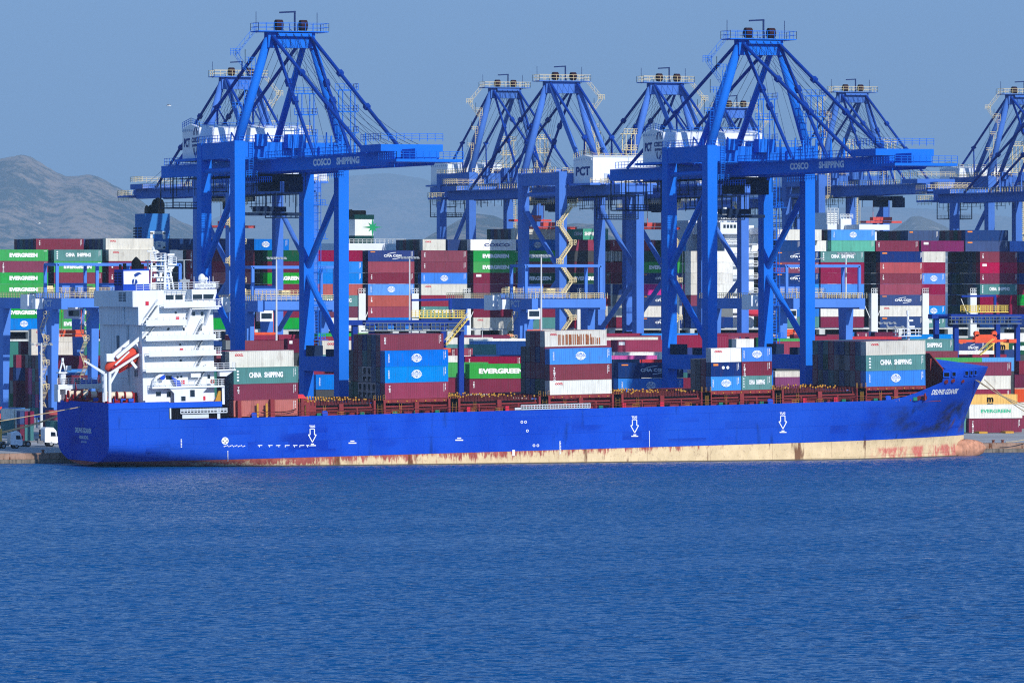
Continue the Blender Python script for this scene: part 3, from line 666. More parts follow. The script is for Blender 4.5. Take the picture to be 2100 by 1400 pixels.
# ---- hull lettering and load marks, following the plating
lm = MB()
def hull_text(txt, px, py, wd, ht, bold=.03, shear=0.0, target=None):
    p = inv_hull(px, py); me = text_mesh(txt, bold, shear)
    (target or lm).add([on_hull(p.x + v.co.x * wd, p.z + v.co.y * ht) for v in me.vertices], [tuple(f.vertices) for f in me.polygons])
def hull_strip(pts, wd, target=None):
    for (a, b) in zip(pts, pts[1:]):
        p, q = inv_hull(*a), inv_hull(*b); d = (q - p); nrm = Vector((-d.z, 0, d.x)).normalized() * wd / 2
        P = lambda v: on_hull(v.x, v.z, .05 + .004 * (len((target or lm).v) % 3))
        (target or lm).quad(P(p - nrm), P(q - nrm), P(q + nrm), P(p + nrm))
lm.new(); hull_text("DELPHIS GDANSK", 1911, 809.5, 6.9, 1.0, .03, .25)
for px, py in ((641, 873), (1302, 854), (1606, 846)):
    lm.new(); hull_text("TUG", px - 6, py + 3.5, 1.1, .42, .04)
    a = [(px - 4.5, py + 6), (px - 4.5, py + 18), (px - 8, py + 18), (px, py + 33), (px + 8, py + 18), (px + 4.5, py + 18), (px + 4.5, py + 6), (px - 4.5, py + 6)]
    hull_strip(a, .16)
    for k, wdt in ((37, 3), (40, 7)): hull_strip([(px - wdt, py + k), (px + wdt, py + k)], .18)
for px, py in ((723, 908), (942, 902)): lm.new(); hull_strip([(px - 4, py - 4), (px + 4, py - 4)], .2); hull_strip([(px - 8, py), (px + 8, py)], .22)
for px, py in ((1071, 865), (1078.5, 865), (1082, 883), (1095, 913), (1103, 913)):
    lm.new(); p = inv_hull(px, py); lm.add([on_hull(p.x + r * cos(t), p.z + r * sin(t)) for r in (.26, .15) for t in [2 * pi * i / 10 for i in range(10)]], [(i, (i + 1) % 10, (i + 1) % 10 + 10, i + 10) for i in range(10)])
lm.new(); p = inv_hull(462, 903.5); lm.add([on_hull(p.x, p.z, .04)] + [on_hull(p.x + .66 * cos(t), p.z + .66 * sin(t), .04) for t in [2 * pi * i / 20 for i in range(20)]], [(0, i + 1, (i + 1) % 20 + 1) for i in range(20)])
lm.new()
for i in range(14): x = 459 + i * 3.2; hull_strip([(x, 915 - (i % 3)), (x + 2.2, 915 - (i % 3))], .16)
lm.new()
for x in (529, 550, 566, 585, 601, 615, 628): lm.new(); hull_strip([(x, 913), (x + 9, 912.6)], .14); hull_strip([(x + (x % 3) * 3, 912.8), (x + (x % 3) * 3, 916.5)], .12)
lm.new()
for i in range(9): hull_strip([(466.5, 925 + i * 2.4), (468, 925 + i * 2.4)], .16)
lm.new()
for i in range(9): hull_strip([(1148, 905 + i * 3), (1150.5, 905 + i * 3)], .12)
hull_strip([(1148, 904), (1148, 932)], .1); lm.new(); hull_strip([(1332, 883), (1332, 916)], .09)
lm.new(); hull_strip([(1053, 922), (1053, 934)], .5)
lm.new()
for i in range(6): hull_strip([(371, 901 + i * 3), (373.5, 901 + i * 3)], .16)
lm.each("hull_lettering", WHITE, ship)
xm = MB(); p = inv_hull(462, 903.5)
for t in (0, pi / 2, pi, 3 * pi / 2):
    xm.add([on_hull(p.x + r * cos(t + d), p.z + r * sin(t + d), .06) for r, d in ((.12, 0), (.5, -.3), (.5, .3))], [(0, 1, 2)])
xm.build("thruster_mark", BLACKL, ship)
tm = MB(); XT = S_TR - .05                     # the name across the transom, read along -Y
def transom_text(txt, px, py, px2, ht, bold):
    p = shx(px, py, XT); q = shx(px2, py, XT); put_text(tm, txt, p, (0, -1, 0), (0, 0, 1), abs(p.y - q.y), ht, bold)
transom_text("DELPHIS GDANSK", 155, 886, 188.5, .92, .02); transom_text("HONG KONG", 163.5, 899, 181.5, .62, .02); transom_text("IMO 9333060", 167, 907, 178, .3, .01)
tm.build("stern_lettering", WHITE, ship)
# ---- cargo deck: coamings, stanchions, rails, cones
SIDE = YC - HB
co = MB(); pil = MB(); yl = MB(); dk = MB(); rl = MB(); pins = MB(); pinb = MB(); grn = MB(); wire = MB()
HC0 = HDK + .1; rr = random.Random(4)
co.box(-59.5, 75.8, .55, 29.0, HC0 - .3, HC0 + 1.05)                      # coaming wall
co.box(-47.5, 75.8, .1, .55, HC0 + 1.05, HC0 + 1.30)                      # rail beam
co.box(-47.5, 75.8, -.1, .52, HC0 + .55, HC0 + .68)
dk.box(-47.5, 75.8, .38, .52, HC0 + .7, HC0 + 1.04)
BAYS = [(-60.8, -48.6, 0), (-46.6, -34.2, 1), (-32.0, -19.8, 0), (-17.6, -2.2, 1), (0, 12.2, 0), (14.4, 30.0, 1), (32, 44.3, 0), (46.5, 61.4, 1), (63.4, 75.6, 0)]
for a, b_, opn in BAYS:
    if a < -60: continue
    if opn: co.box(a, b_, .5, 29.2, HC0 + 1.05, HC0 + 1.75)                # bare hatch cover
    else: co.box(a - .2, b_ + .2, -.05, 29.2, 9.35, 10.0)
    if not opn:
        for k in range(10):
            pil.new(); x = a + .4 + (b_ - a - .8) * k / 9; pil.box(x - .25, x + .25, -.14, -.06, 9.42, 9.92)
        for k in range(7): x = a + .7 + (b_ - a - 1.4) * k / 6; yl.box(x - .12, x + .12, -.22, -.145, 9.52, 9.68)
    else:
        for row in range(6):
            n = int((b_ - a) / (.62 if row == 0 else .5))
            for k in range(n + 1):
                x = a + (b_ - a) * k / n; y = .2 + row * 4.6; hgt = .55 + .35 * rr.random()
                pp = (pins if row == 0 else pinb).new(); pp.mat(0).box(x - .09, x + .09, y - .09, y + .09, HC0 + 1.75, HC0 + 1.75 + hgt)
                if rr.random() < (.55 if a < -40 else .3): pp.mat(1).box(x - .13, x + .13, y - .13, y + .13, HC0 + 1.752 + hgt, HC0 + 1.98 + hgt)
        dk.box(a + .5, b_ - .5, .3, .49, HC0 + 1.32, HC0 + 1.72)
    # ribs along the coaming under each bay
    n = 4
    for k in range(n + 1):
        x = a + (b_ - a) * k / n; pil.new().box(x - .12, x + .12, -.25, .54, HC0 - .3, HC0 + 1.05)
    for k in range(3):
        x = a + (b_ - a) * (k + .5) / 3; q = rr.random()
        if q < .5: yl.rail([(x - .8, -.7, HDK - .25), (x + .5, -.7, HDK - .25)], .8, .65, .045)
        if q > .4: grn.new().box(x - .5, x + .3, -.4, .1, HDK - .2, HDK + .45)
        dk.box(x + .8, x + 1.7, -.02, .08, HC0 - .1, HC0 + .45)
    for xx in (a - .9, b_ + .9) if a < 60 else (a - .9,):                 # broad stanchions either side of a bay
        pil.new().box(xx - .95, xx + .95, -.6, .54, HDK - .3, HC0 + 2.35)
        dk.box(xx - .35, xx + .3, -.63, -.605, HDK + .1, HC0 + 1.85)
        yl.ladder((xx, -.68, HDK), (xx, -.68, HC0 + 1.7), .4, .4, .035)
        yl.rail([(xx - .9, -.5, HC0 + 2.35), (xx + .9, -.5, HC0 + 2.35)], .9, .9, .04)
    pil.new().box((a + b_) / 2 - .4, (a + b_) / 2 + .4, -.5, .54, HDK - .3, HC0 + 1.9)
    yl.ladder((a + 3, -.3, HDK), (a + 3, -.3, HC0 + 1.7), .4, .4, .035)
rl.rail([(-58, SIDE + .3, HDK), (66, SIDE + .3, HDK)], .95, 3.0, .045)
pil.new().box(-60.2, -59.5, -.9, .1, HDK - .3, 10.5); pil.new().box(-54.0, -53.2, -.9, .0, HDK - .3, 10.6); pil.new().box(-48.2, -47.6, -.9, .1, HDK - .3, 10.6)
for x in (-56.5, -54.8): yl.box(x - .1, x + .25, -.9, -.7, HDK, 9.9)
wire.path([(-55.5 + i * .8, -.8, 8.7 - .5 * sin(i / 8 * pi)) for i in range(9)], .09)
co.build("hatch_coaming", MAR, ship); pil.each("lashing_stanchion", MAR, ship); yl.build("yellow_deck_fittings", YEL, ship); dk.build("deck_recess_shade", DARK, ship)  # dk: dark strips and panels painting shade under beams and in stanchion openings
rl.build("bulwark_railing", MAR, ship); pins.each("stacking_cone", [paint("dark_cone", (92, 44, 44), .7), YEL], ship); tag(pinb.build("stacking_cones", [MATS["dark_cone"], YEL], ship), kind="stuff"); grn.each("green_deck_box", paint("deck_green", (40, 120, 96)), ship); wire.build("lashing_cable", flat("black_cable", (22, 22, 24)), ship)
reel = MB()
for s in (-57.0, -43.6, 43.8, 67.8): reel.new().lathe((s, -.75, HDK + .35), [(.55, 0), (.55, .1), (.25, .12), (.25, .45), (.55, .47), (.55, .55)], 12, 'y')
reel.each("blue_hose_reel", flat("reel_blue", (40, 80, 190)), ship)
rd = MB()
for s in (-16, -8.5, 14.5, 22, 50.7, 57): rd.new().box(s - .35, s + .35, -.8, -.45, HDK, HDK + .9)
rd.each("red_fire_box", flat("fire_red", (200, 50, 70)), ship)
m = MB(); m.box(-47.4, -45.0, .2, 3, HC0, 10.2); m.build("winch_house", MAR, ship)
m = MB(); p = sh(612, 797, 0); m.prism([(p.x - 1.6, .1, 11.3), (p.x + 1.1, .1, 11.3), (p.x + 2.2, .1, 10.2), (p.x + 1.0, .1, 10.6), (p.x - 1.6, .1, 10.5)], (0, 2, 0)); m.build("red_winch_cover", flat("red_canvas", (220, 60, 76)), ship)
# gangway stowed on the rail
m = MB(); a = sh(1070, 829, SIDE - .1); b_ = sh(1212, 824.5, SIDE - .1)
for dz in (0, .75): m.bar((a.x, SIDE - .1, HDK + .15 + dz), (b_.x, SIDE - .1, HDK + .15 + dz), .16)
m.box(a.x, b_.x, SIDE - .1, SIDE + .6, HDK + .08, HDK + .16)
n = 26
for i in range(n + 1): x = a.x + (b_.x - a.x) * i / n; m.bar((x, SIDE - .1, HDK + .15), (x, SIDE - .1, HDK + .9), .09)
m.bar((a.x, SIDE - .1, HDK + .52), (b_.x, SIDE - .1, HDK + .52), .12); m.box(a.x - 1.2, a.x, SIDE - .1, SIDE + .4, HDK + .1, HDK + .5)
m.build("stowed_gangway", flat("aluminium", (206, 210, 212), .35, .3), ship)
# ---- accommodation block, engine casing, funnel, masts, free-fall boat
def P(px, py, y=0.0): return sh(px, py, y)
YN = 0.6                                        # near wall of the block
YF = shx(209, 700, P(290, 700, YN).x).y         # far edge of the aft wall
GLS = glass("bridge_glass"); SHADEW = WHT
S0 = P(290, 700, YN).x; S1 = P(442, 700, YN).x
decks = [P(400, y, YN).z for y in (824, 791, 758, 726, 694, 663, 627, 594)]
blk = MB()
c2 = P(296, 760, YN).x
# storeys: the lower ones are set back behind open side galleries
blk.box(c2, S1, YN, YF, decks[0] - .6, decks[5])
blk.box(P(289, 650, YN).x, S1, YN, YF, decks[5], decks[6])
blk.box(P(279, 610, YN).x, P(345, 610, YN).x, YN, YF, decks[6], decks[7])
blk.box(P(345, 610, YN).x, P(398, 610, YN).x, YN + 1.2, YF, decks[6], decks[7])
blk.build("accommodation_block", WHT, ship)
cas = MB(); cx0 = S0 - .0
XC = c2 - .04; XU = P(289, 650, YN).x - .04
cas.box(XC, XC + 3, YN + .03, shx(209, 700, XC).y, decks[0] - .6, decks[5]); cas.box(XU, XU + 3, YN + .03, shx(210, 640, XU).y, decks[5] - .1, decks[6]); cas.box(XU - 1.0, XU + 2, YN + .04, shx(217, 610, XU - 1).y, decks[6], decks[7] - .05)
cas.tube((XC - .18, 9.0, decks[0] + 3), (XC - .18, 9.0, decks[5]), .2, 8); cas.tube((XU - .18, 9.0, decks[5]), (XU - .18, 9.0, decks[7]), .2, 8)
for z in (decks[1] + 1.5, decks[3] + .5, decks[5] + .3): cas.box(XC - .06, XC - .002, YN + .5, YF + .5, z, z + .08)
cas.build("engine_casing", paint("casing_white", (222, 226, 230), .45, .05, .3, streak=.35), ship)
lv = MB()
for i in range(2):
    lv.new()
    for k in range(6): lv.box(XU - 1.1, XU - 1.002, 7.2 - i * 2.4, 8.9 - i * 2.4, decks[6] + 1.0 + k * .28, decks[6] + 1.16 + k * .28)
for z0, z1, ya in ((decks[3], decks[4] + .6, 14.5),): lv.new().box(XC - .12, XC - .002, ya, ya + 1.4, z0, z1)
for ya in (2.9 + .7, 2.9 + 1.9): lv.new().box(XC - .1, XC - .002, ya, ya + .5, decks[1] + 1.8, decks[1] + 3.0); lv.new().box(XC - .1, XC - .002, ya, ya + .5, decks[0] + .2, decks[0] + 1.3)
lv.each("casing_louvre", flat("louvre_grey", (92, 104, 118)), ship)
# white open galleries: slabs, solid bulwarks, rails, shaded recess behind
gal = MB(); rls = MB()
gx = lambda px: P(px, 700, YN).x
GAL = [(1, 308, 456, 0), (2, 296, 480, .9), (3, 303, 452, 1.15), (4, 297, 451, 1.15), (5, 298, 381, 1.15), (6, 335, 452, 1.2)]
for k, a, b_, bul in GAL:
    z = decks[k]; gal.box(gx(a), gx(b_), YN - 1.95, YN - .002, z - .28, z)
    if bul: gal.box(gx(a), gx(min(b_, 440)), YN - 1.95, YN - 1.86, z, z + bul * .62)
    rls.rail([(gx(a), YN - 1.9, z), (gx(b_), YN - 1.9, z), (gx(b_), YN - .1, z)], 1.15, 1.1, .07, 2)
gal.prism([(gx(448), YN - 1.5, decks[2] - .28), (gx(478), YN - 1.5, decks[2] - .28), (gx(462), YN - 1.5, decks[2] - 1.25), (gx(448), YN - 1.5, decks[2] - 1.25)], (0, 1.4, 0))
gal.build("side_gallery", WHT, ship); rls.build("gallery_railing", WHT, ship)
# lower side plating with two arched mooring openings
lw = MB(); zb, zt = decks[0] - .5, decks[1] - .2
for a, b_ in ((354, 413), (452, 457)): lw.box(gx(a), gx(b_), YN - 1.62, YN - 1.3, zb, zt)
lw.box(gx(296), gx(310), YN - 1.2, YN, zb, zb + 1.0); lw.box(gx(310), gx(457), YN - 1.62, YN - 1.3, zt - .1, zt + .25)
for a, sg in ((354, -1), (413, 1)): lw.prism([(gx(a), YN - 1.62, zt - .1), (gx(a) + sg * .9, YN - 1.62, zt - .1), (gx(a), YN - 1.62, zt - 1.0)], (0, .3, 0))
lw.build("mooring_deck_plating", WHT, ship)
win = MB(); fr = MB()
def window(x0, x1, y0, y1, y=YN, rim=.12):
    a = P(x0, y1, y); b_ = P(x1, y0, y); win.new(); fr.new(); win.box(a.x, b_.x, y - .06, y - .02, a.z, b_.z); fr.box(a.x - rim, b_.x + rim, y - .03, y - .012, a.z - rim, b_.z + rim)
for q in ((399, 405, 639, 647.5), (416.5, 422, 639, 647.5), (379, 383, 671.5, 678), (413.5, 418, 671, 678), (346.5, 350.5, 674, 677), (322, 332, 803, 812), (344, 352, 803, 814), (428, 433.5, 768, 776), (321, 331, 770, 776), (343, 355, 770, 778)): window(*q)
for q in ((392, 401.5, 799, 813.5), (373.5, 382.5, 812, 822)): window(*q, y=YN - 1.64)
win.each("cabin_window", GLS, ship); fr.each("window_frame", WHT, ship)
m = MB()
for x, y in ((365.5, 641), (350, 674), (373.5, 706.5), (374, 739), (367, 773), (374.5, 772)): p = P(x, y, YN); m.new().lathe((p.x, YN - .03, p.z), [(.22, 0), (.22, .02)], 10, 'y')
m.each("porthole", GLS, ship)
# bridge: slanted wing front
wing = MB(); yw = YN - 1.7; za, zb = decks[6] - .4, decks[7] + .1
p = lambda px, py: P(px, py, yw)
wing.prism([(p(399, 627).x, yw, p(399, 628).z), (p(442, 627).x, yw, p(442, 628).z), (p(450, 600).x, yw, p(450, 600).z), (p(450, 593).x, yw, p(450, 592.5).z), (p(399, 593).x, yw, p(399, 593).z)], (0, 6, 0))
wing.box(p(345, 610).x, p(399, 610).x, YN + .9, 12, zb - .25, zb); wing.box(p(398, 630).x, p(453, 630).x, yw - .3, YN, za - .25, za)
wing.bar((p(397, 628).x, yw, za - .2), (p(391, 655).x, YN, za - 3.2), .35); wing.bar((p(436, 632).x, yw, za - .2), (p(430, 655).x, YN, za - 3.0), .35)
wing.build("bridge_wing", WHT, ship)
g = MB()
for q, yy in (((345.5, 361.5, 604.5, 615), YN + 1.17), ((365, 380, 604, 615), YN + 1.17), ((401, 420, 603.5, 614.5), yw - .03)):
    a = P(q[0], q[3], yy); b_ = P(q[1], q[2], yy); g.new().box(a.x, b_.x, yy - .05, yy, a.z, b_.z)
a = [p(422.5, 614), p(441, 614), p(444.5, 603.3), p(422.5, 603.3)]; g.new().prism([(v.x, yw - .07, v.z) for v in a], (0, .05, 0))
g.each("bridge_window", GLS, ship)
r2 = MB(); zt = decks[7] + .15
r2.rail([(gx(345), yw, zt), (gx(450), yw, zt), (gx(450), 10, zt)], 1.2, 1.0, .075, 2); r2.rail([(gx(285), YN, decks[7]), (gx(345), YN, decks[7])], 1.2, 1.3, .07, 2)
r2.rail([(p(441, 620).x, yw - .2, za), (p(453, 620).x, yw - .2, za)], 1.15, .6, .07, 2)
nb = MB(); a = P(409, 590, yw - .1); nb.box(a.x - .3, a.x + 3.6, yw - .12, yw - .06, zt + .15, zt + 1.0); nb.build("name_board", WHT, ship)
tn = MB(); put_text(tn, "DELPHIS GDANSK", (a.x, yw - .14, zt + .33), FX, FZ, 3.2, .45, .02); tn.build("name_board_lettering", flat("grey_lettering", (150, 156, 160)), ship)
r2.build("bridge_top_railing", WHT, ship)
dm = MB(); p0 = P(420, 585, 2); dm.tube((p0.x, 2, zt), (p0.x, 2, zt + 1.4), .35, 8); dm.lathe((p0.x, 2, zt + 1.3), [(.55, 0), (.72, .4), (.6, .95), (.3, 1.3), (.02, 1.4)], 12)
p1 = P(429, 585, 2); dm.tube((p1.x, 2, zt), (p1.x, 2, zt + 1.6), .15, 6); dm.lathe((p1.x, 2, zt + 1.5), [(.3, 0), (.4, .25), (.2, .5), (.02, .6)], 10)
for px in (404, 414, 436, 443): q = P(px, 590, 3).x; dm.tube((q, 3, zt), (q, 3, zt + 2.2), .04, 5)
dm.build("satellite_dome", WHT, ship)
# stairs on the galleries
sta = MB()
for x0, y0, x1, y1 in ((302, 662, 328, 626), (300, 694, 326, 664), (404, 694, 420, 663), (404, 726, 421, 694), (404, 758, 421, 726), (406, 791, 424, 758)):
    a = P(x0, y0, YN - .9); b_ = P(x1, y1, YN - .9)
    sta.new()
    for dy in (-.35, .35): sta.bar((a.x, YN - .9 + dy, a.z), (b_.x, YN - .9 + dy, b_.z), .14); sta.bar((a.x, YN - .9 + dy, a.z + 1), (b_.x, YN - .9 + dy, b_.z + 1), .06)
    for i in range(10): q = a.lerp(b_, (i + .5) / 10); sta.box(q.x - .14, q.x + .14, YN - 1.25, YN - .55, q.z - .02, q.z + .03)
sta.each("outside_stair", paint("stair_grey", (150, 156, 160)), ship)
rb = MB()
for x, y in ((307, 622), (369, 653), (376, 718), (378, 783), (420, 816)): q = P(x, y, YN - .05); rb.new().box(q.x - .3, q.x + .3, YN - .1, YN - .03, q.z - .35, q.z + .35)
rb.each("fire_hose_box", flat("fire_red", (200, 50, 70)), ship)
ob = MB(); q = P(438, 782, YN - 1.5); ob.lathe((q.x, YN - 1.6, q.z), [(.42, 0), (.42, .1), (.26, .1), (.26, 0)], 14, 'y'); ob.build("lifebuoy", flat("buoy_orange", (226, 110, 84)), ship)
yb = MB(); q = P(449, 812, YN - .8); yb.prism([(q.x - .5, YN - 1, zb - 9), (q.x + .3, YN - 1, zb - 9)][:0] or [(q.x - .7, YN - 1, decks[0] - .2), (q.x + .4, YN - 1, decks[0] - .2), (q.x + .7, YN - 1, decks[0] + 1.9), (q.x + .1, YN - 1, decks[0] + 1.9)], (0, .5, 0)); yb.build("yellow_davit", YEL, ship)
# provision crane at the side
cr = MB(); a = P(318, 790, YN - 1.0); b_ = P(322, 775, YN - 1.0); c = P(341, 763, YN - 1.0); d = P(400, 763, YN - 1.0)
cr.tube(a, b_, .35, 8); cr.bar(b_, c, .5, .5); cr.bar(c, d, .45, .5, .3, .3); cr.box(d.x - .6, d.x + 1.2, YN - 1.3, YN - .6, d.z - .9, d.z - .1); cr.build("provision_crane", WHT, ship)
bb = MB(); a = P(354, 772, YN - .8); bb.prism([(a.x, YN - 1, a.z), (a.x + 1.6, YN - 1, a.z - .8), (a.x + 1.9, YN - 1, a.z - 2.1), (a.x + 1.1, YN - 1, a.z - 2.1)], (0, .6, 0)); q = P(335, 773, YN - .8); bb.lathe((q.x, YN - 1.2, q.z), [(.5, 0), (.5, .3)], 12, 'y'); bb.build("blue_hose_crane", flat("reel_blue", (40, 80, 190)), ship)
# pilot-ladder recess, a flat panel coloured as its shade, with the stowed stair
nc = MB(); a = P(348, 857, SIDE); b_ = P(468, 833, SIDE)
nc.box(a.x, b_.x, SIDE - .06, SIDE - .04, a.z, P(348, 836, SIDE).z); nc.build("side_recess_shade", DARK, ship)
bl = MB(); bl.box(P(225, 830, SIDE).x, P(457, 830, SIDE).x, SIDE - .1, SIDE + .2, P(457, 833.5, SIDE).z, P(457, 822.5, SIDE).z); bl.build("upper_sheer_strake", SHIPBLUE, ship)
st = MB(); a = P(372, 850, SIDE - .4); b_ = P(467, 838, SIDE - .4); zl, zh = P(420, 850, SIDE).z, P(420, 837, SIDE).z
for z in (zl + .35, (zl + zh) / 2 + .2, zh - .1): st.bar((a.x, SIDE - .4, z), (b_.x, SIDE - .4, z), .18)
for i in range(15): x = a.x + (b_.x - a.x) * i / 14; st.bar((x, SIDE - .4, zl + .3), (x, SIDE - .4, zh), .13)
st.box(P(374, 855, SIDE).x, P(428, 855, SIDE).x, SIDE - .4, SIDE - .1, zl - .6, zl + .1); st.box(P(349, 850, SIDE).x, P(352, 850, SIDE).x, SIDE - .2, SIDE - .07, zl - .6, zh + .2)
st.box(P(446, 850, SIDE).x, P(452, 850, SIDE).x, SIDE - .3, SIDE - .1, zl - .8, zh); st.build("accommodation_ladder", flat("aluminium", (206, 210, 212), .35, .3), ship)
# funnel
yfn = 8.0; f0, f1 = P(258.5, 570, yfn).x, P(312.5, 570, yfn).x; zf0, zf1 = decks[7] - .2, P(280, 552, yfn).z
yff = shx(240.5, 570, f0).y
fn = MB(); fn.box(f0, f1, yfn, yff, zf0, zf1); fn.build("funnel", paint("funnel_blue", (34, 70, 170), .45, .05), ship)
fp = MB(); fp.box(P(259, 570, yfn).x + .05, P(312, 570, yfn).x - .05, yfn - .05, yfn - .01, P(280, 582.5, yfn).z, P(280, 555.5, yfn).z); fp.build("funnel_panel", WHT, ship)
fe = MB(); q = P(286, 567, yfn); y_ = yfn - .08                              # a leaping dolphin over a ball
fe.prism([(q.x + x * .085, y_, q.z + z * .085) for x, z in ((-6, 4), (0, 8), (6, 9), (10, 7), (11.5, 5), (9, 5), (6, 4), (2, 1), (-3, -1), (-5, -2), (-4, 0))], (0, .03, 0))
fe.prism([(q.x - .3 + x * .1, y_, q.z - .55 + z * .1) for x, z in ((-1, 2), (-5, 0), (-6, -4), (-5, -8), (-3, -9.5))], (0, .03, 0))
fe.prism([(q.x - .3 + x * .1, y_, q.z - .55 + z * .1) for x, z in ((1, 1.5), (4, -1), (5, -5), (3, -9), (-1, -10.5), (-2, -10))], (0, .03, 0)); fe.build("funnel_emblem", BLUEL, ship)
fl = MB()
for k in range(5):
    for j in range(2): fl.box(f0 - .06, f0 - .01, yfn + 1.0 + j * 2.6, yfn + 2.9 + j * 2.6, zf0 + 1.2 + k * .5, zf0 + 1.45 + k * .5)
fl.build("funnel_louvre", flat("black_blue", (14, 22, 60)), ship)
up = MB(); q = P(286, 545, yfn + 2.5); up.tube((q.x, yfn + 2.5, zf1), (q.x, yfn + 2.5, P(286, 538, yfn).z), .9, 12); up.lathe((q.x, yfn + 2.5, P(286, 540, yfn).z), [(.9, 0), (.75, .5), (.3, 1.0), (.05, 1.2)], 12)
q2 = P(297, 545, yfn + 3.5); up.tube((q2.x, yfn + 3.5, zf1), (q2.x, yfn + 3.5, zf1 + .9), .45, 8); q3 = P(262, 545, yfn + 3); up.tube((q3.x, yfn + 3, zf1), (q3.x, yfn + 3, P(262, 540, yfn).z), .35, 8); up.tube((q3.x - .5, yfn + 4, zf1), (q3.x - .5, yfn + 4, zf1 + .9), .25, 8)
up.build("exhaust_pipe", flat("exhaust_black", (22, 24, 26), .7), ship)
# radar mast
ym = 9.0; ma = MB(); M = lambda px, py: P(px, py, ym)
zt0 = decks[7]
legs = [(315, 318), (343, 345), (362, 352)]
for (b0, t0) in legs:
    for dy in (0, 2.4): ma.tube((M(b0, 590).x, ym + dy, zt0), (M(t0, 530).x, ym + dy, M(t0, 532).z), .15, 6)
for y_ in (580, 568, 556, 545, 534):
    ma.bar((M(315, y_).x, ym, M(315, y_).z), (M(360, y_).x, ym, M(360, y_).z), .14); ma.bar((M(330, y_).x, ym + 2.4, M(330, y_).z), (M(347, y_ - 8).x, ym + 2.4, M(347, y_ - 8).z), .14)
ma.box(M(314, 533).x, M(346, 533).x, ym - .5, ym + 3, M(314, 536).z, M(314, 533.5).z); ma.box(M(350, 541).x, M(367, 541).x, ym - .5, ym + 3, M(350, 544).z, M(350, 541).z)
ma.prism([(M(350, 545).x, ym, M(350, 545).z), (M(367, 544).x, ym, M(367, 544).z), (M(354, 560).x, ym, M(354, 560).z)], (0, 2.4, 0))
ma.rail([(M(314, 533).x, ym - .5, M(314, 533).z), (M(346, 533).x, ym - .5, M(346, 533).z)], 1.2, .9, .08, 2); ma.rail([(M(350, 541).x, ym - .5, M(350, 541).z), (M(367, 541).x, ym - .5, M(367, 541).z)], 1.2, .8, .08, 2)
ma.tube((M(345, 590).x, ym, zt0), (M(345, 520).x, ym, M(345, 520).z), .2, 8); ma.tube((M(331, 533).x, ym + 1, M(331, 533).z), (M(324, 506).x, ym + 1, M(324, 506).z), .22, 6); ma.bar(M(322, 521), M(333, 516), .2)
ma.tube((M(357, 541).x, ym, M(357, 541).z), (M(357, 526).x, ym, M(357, 526).z), .35, 8)
for i in range(14): q = rr.random; x = 316 + 40 * q(); y_ = 540 + 45 * q(); a = M(x, y_); ma.box(a.x - .35, a.x + .35, ym + .3, ym + 1.0, a.z - .2, a.z + .25 + .5 * q())
ma.ladder((M(348, 590).x, ym - .2, zt0), (M(352, 545).x, ym - .2, M(352, 545).z), .8, .5, .1)
ma.build("radar_mast", WHT, ship)
rs = MB().new(); a = M(350, 523); b_ = M(364, 522); rs.box(a.x, b_.x, ym - .2, ym + .2, a.z - .15, a.z + .25); a = M(318, 516); rs.new().box(a.x - .8, a.x + 1.2, ym, ym + .3, a.z, a.z + .22); rs.each("radar_scanner", WHT, ship)
am = MB(); a = M(384, 595); am.tube((a.x, ym, zt0), (a.x, ym, M(384, 570).z), .5, 8, .28); am.tube((a.x, ym, M(384, 572).z), (a.x, ym, M(384, 533).z), .14, 6); am.bar(M(371, 533), M(399, 533), .12); am.box(a.x - .9, a.x + .9, ym - .4, ym + .4, M(384, 578).z, M(384, 573).z); am.build("signal_mast", flat("mast_grey", (150, 156, 160)), ship)
# free-fall lifeboat on its ramp
yl_ = 4.0; L = lambda px, py: P(px, py, yl_)
bt = MB(); a = L(218, 757); b_ = L(283, 721); dv = (b_ - a); Ln = dv.length; dv.normalize(); nv = Vector((-dv.z, 0, dv.x))
secs = [(0, .05), (.05, .55), (.15, .95), (.3, 1.2), (.6, 1.3), (.85, 1.25), (.97, 1.05), (1, .7)]; vs = []; fs = []
for t, r in secs:
    for j in range(12): an = 2 * pi * j / 12; vs.append(a + dv * Ln * t + Vector((0, cos(an) * r * 1.1, 0)) + nv * sin(an) * r * (1.0 if sin(an) > 0 else 1.35))
for i in range(len(secs) - 1):
    for j in range(12): fs.append((i * 12 + j, i * 12 + (j + 1) % 12, (i + 1) * 12 + (j + 1) % 12, (i + 1) * 12 + j))
fs.append(tuple(range((len(secs) - 1) * 12, len(secs) * 12))); bt.add(vs, fs)
boat = bt.build("lifeboat", paint("lifeboat_orange", (214, 78, 58), .4, .06), ship, smooth=True)
sk = MB(); sk.bar(a + nv * -.25 + Vector((0, -1.35, 0)) + dv * .8, a + dv * Ln * .98 + nv * -.25 + Vector((0, -1.35, 0)), .2, .35); sk.bar(a + nv * -1.75 + dv * 2.0, a + dv * Ln * .95 + nv * -1.75, .25); sk.build("lifeboat_keel", paint("lifeboat_dark_red", (150, 36, 40)), ship)
dvt = MB()
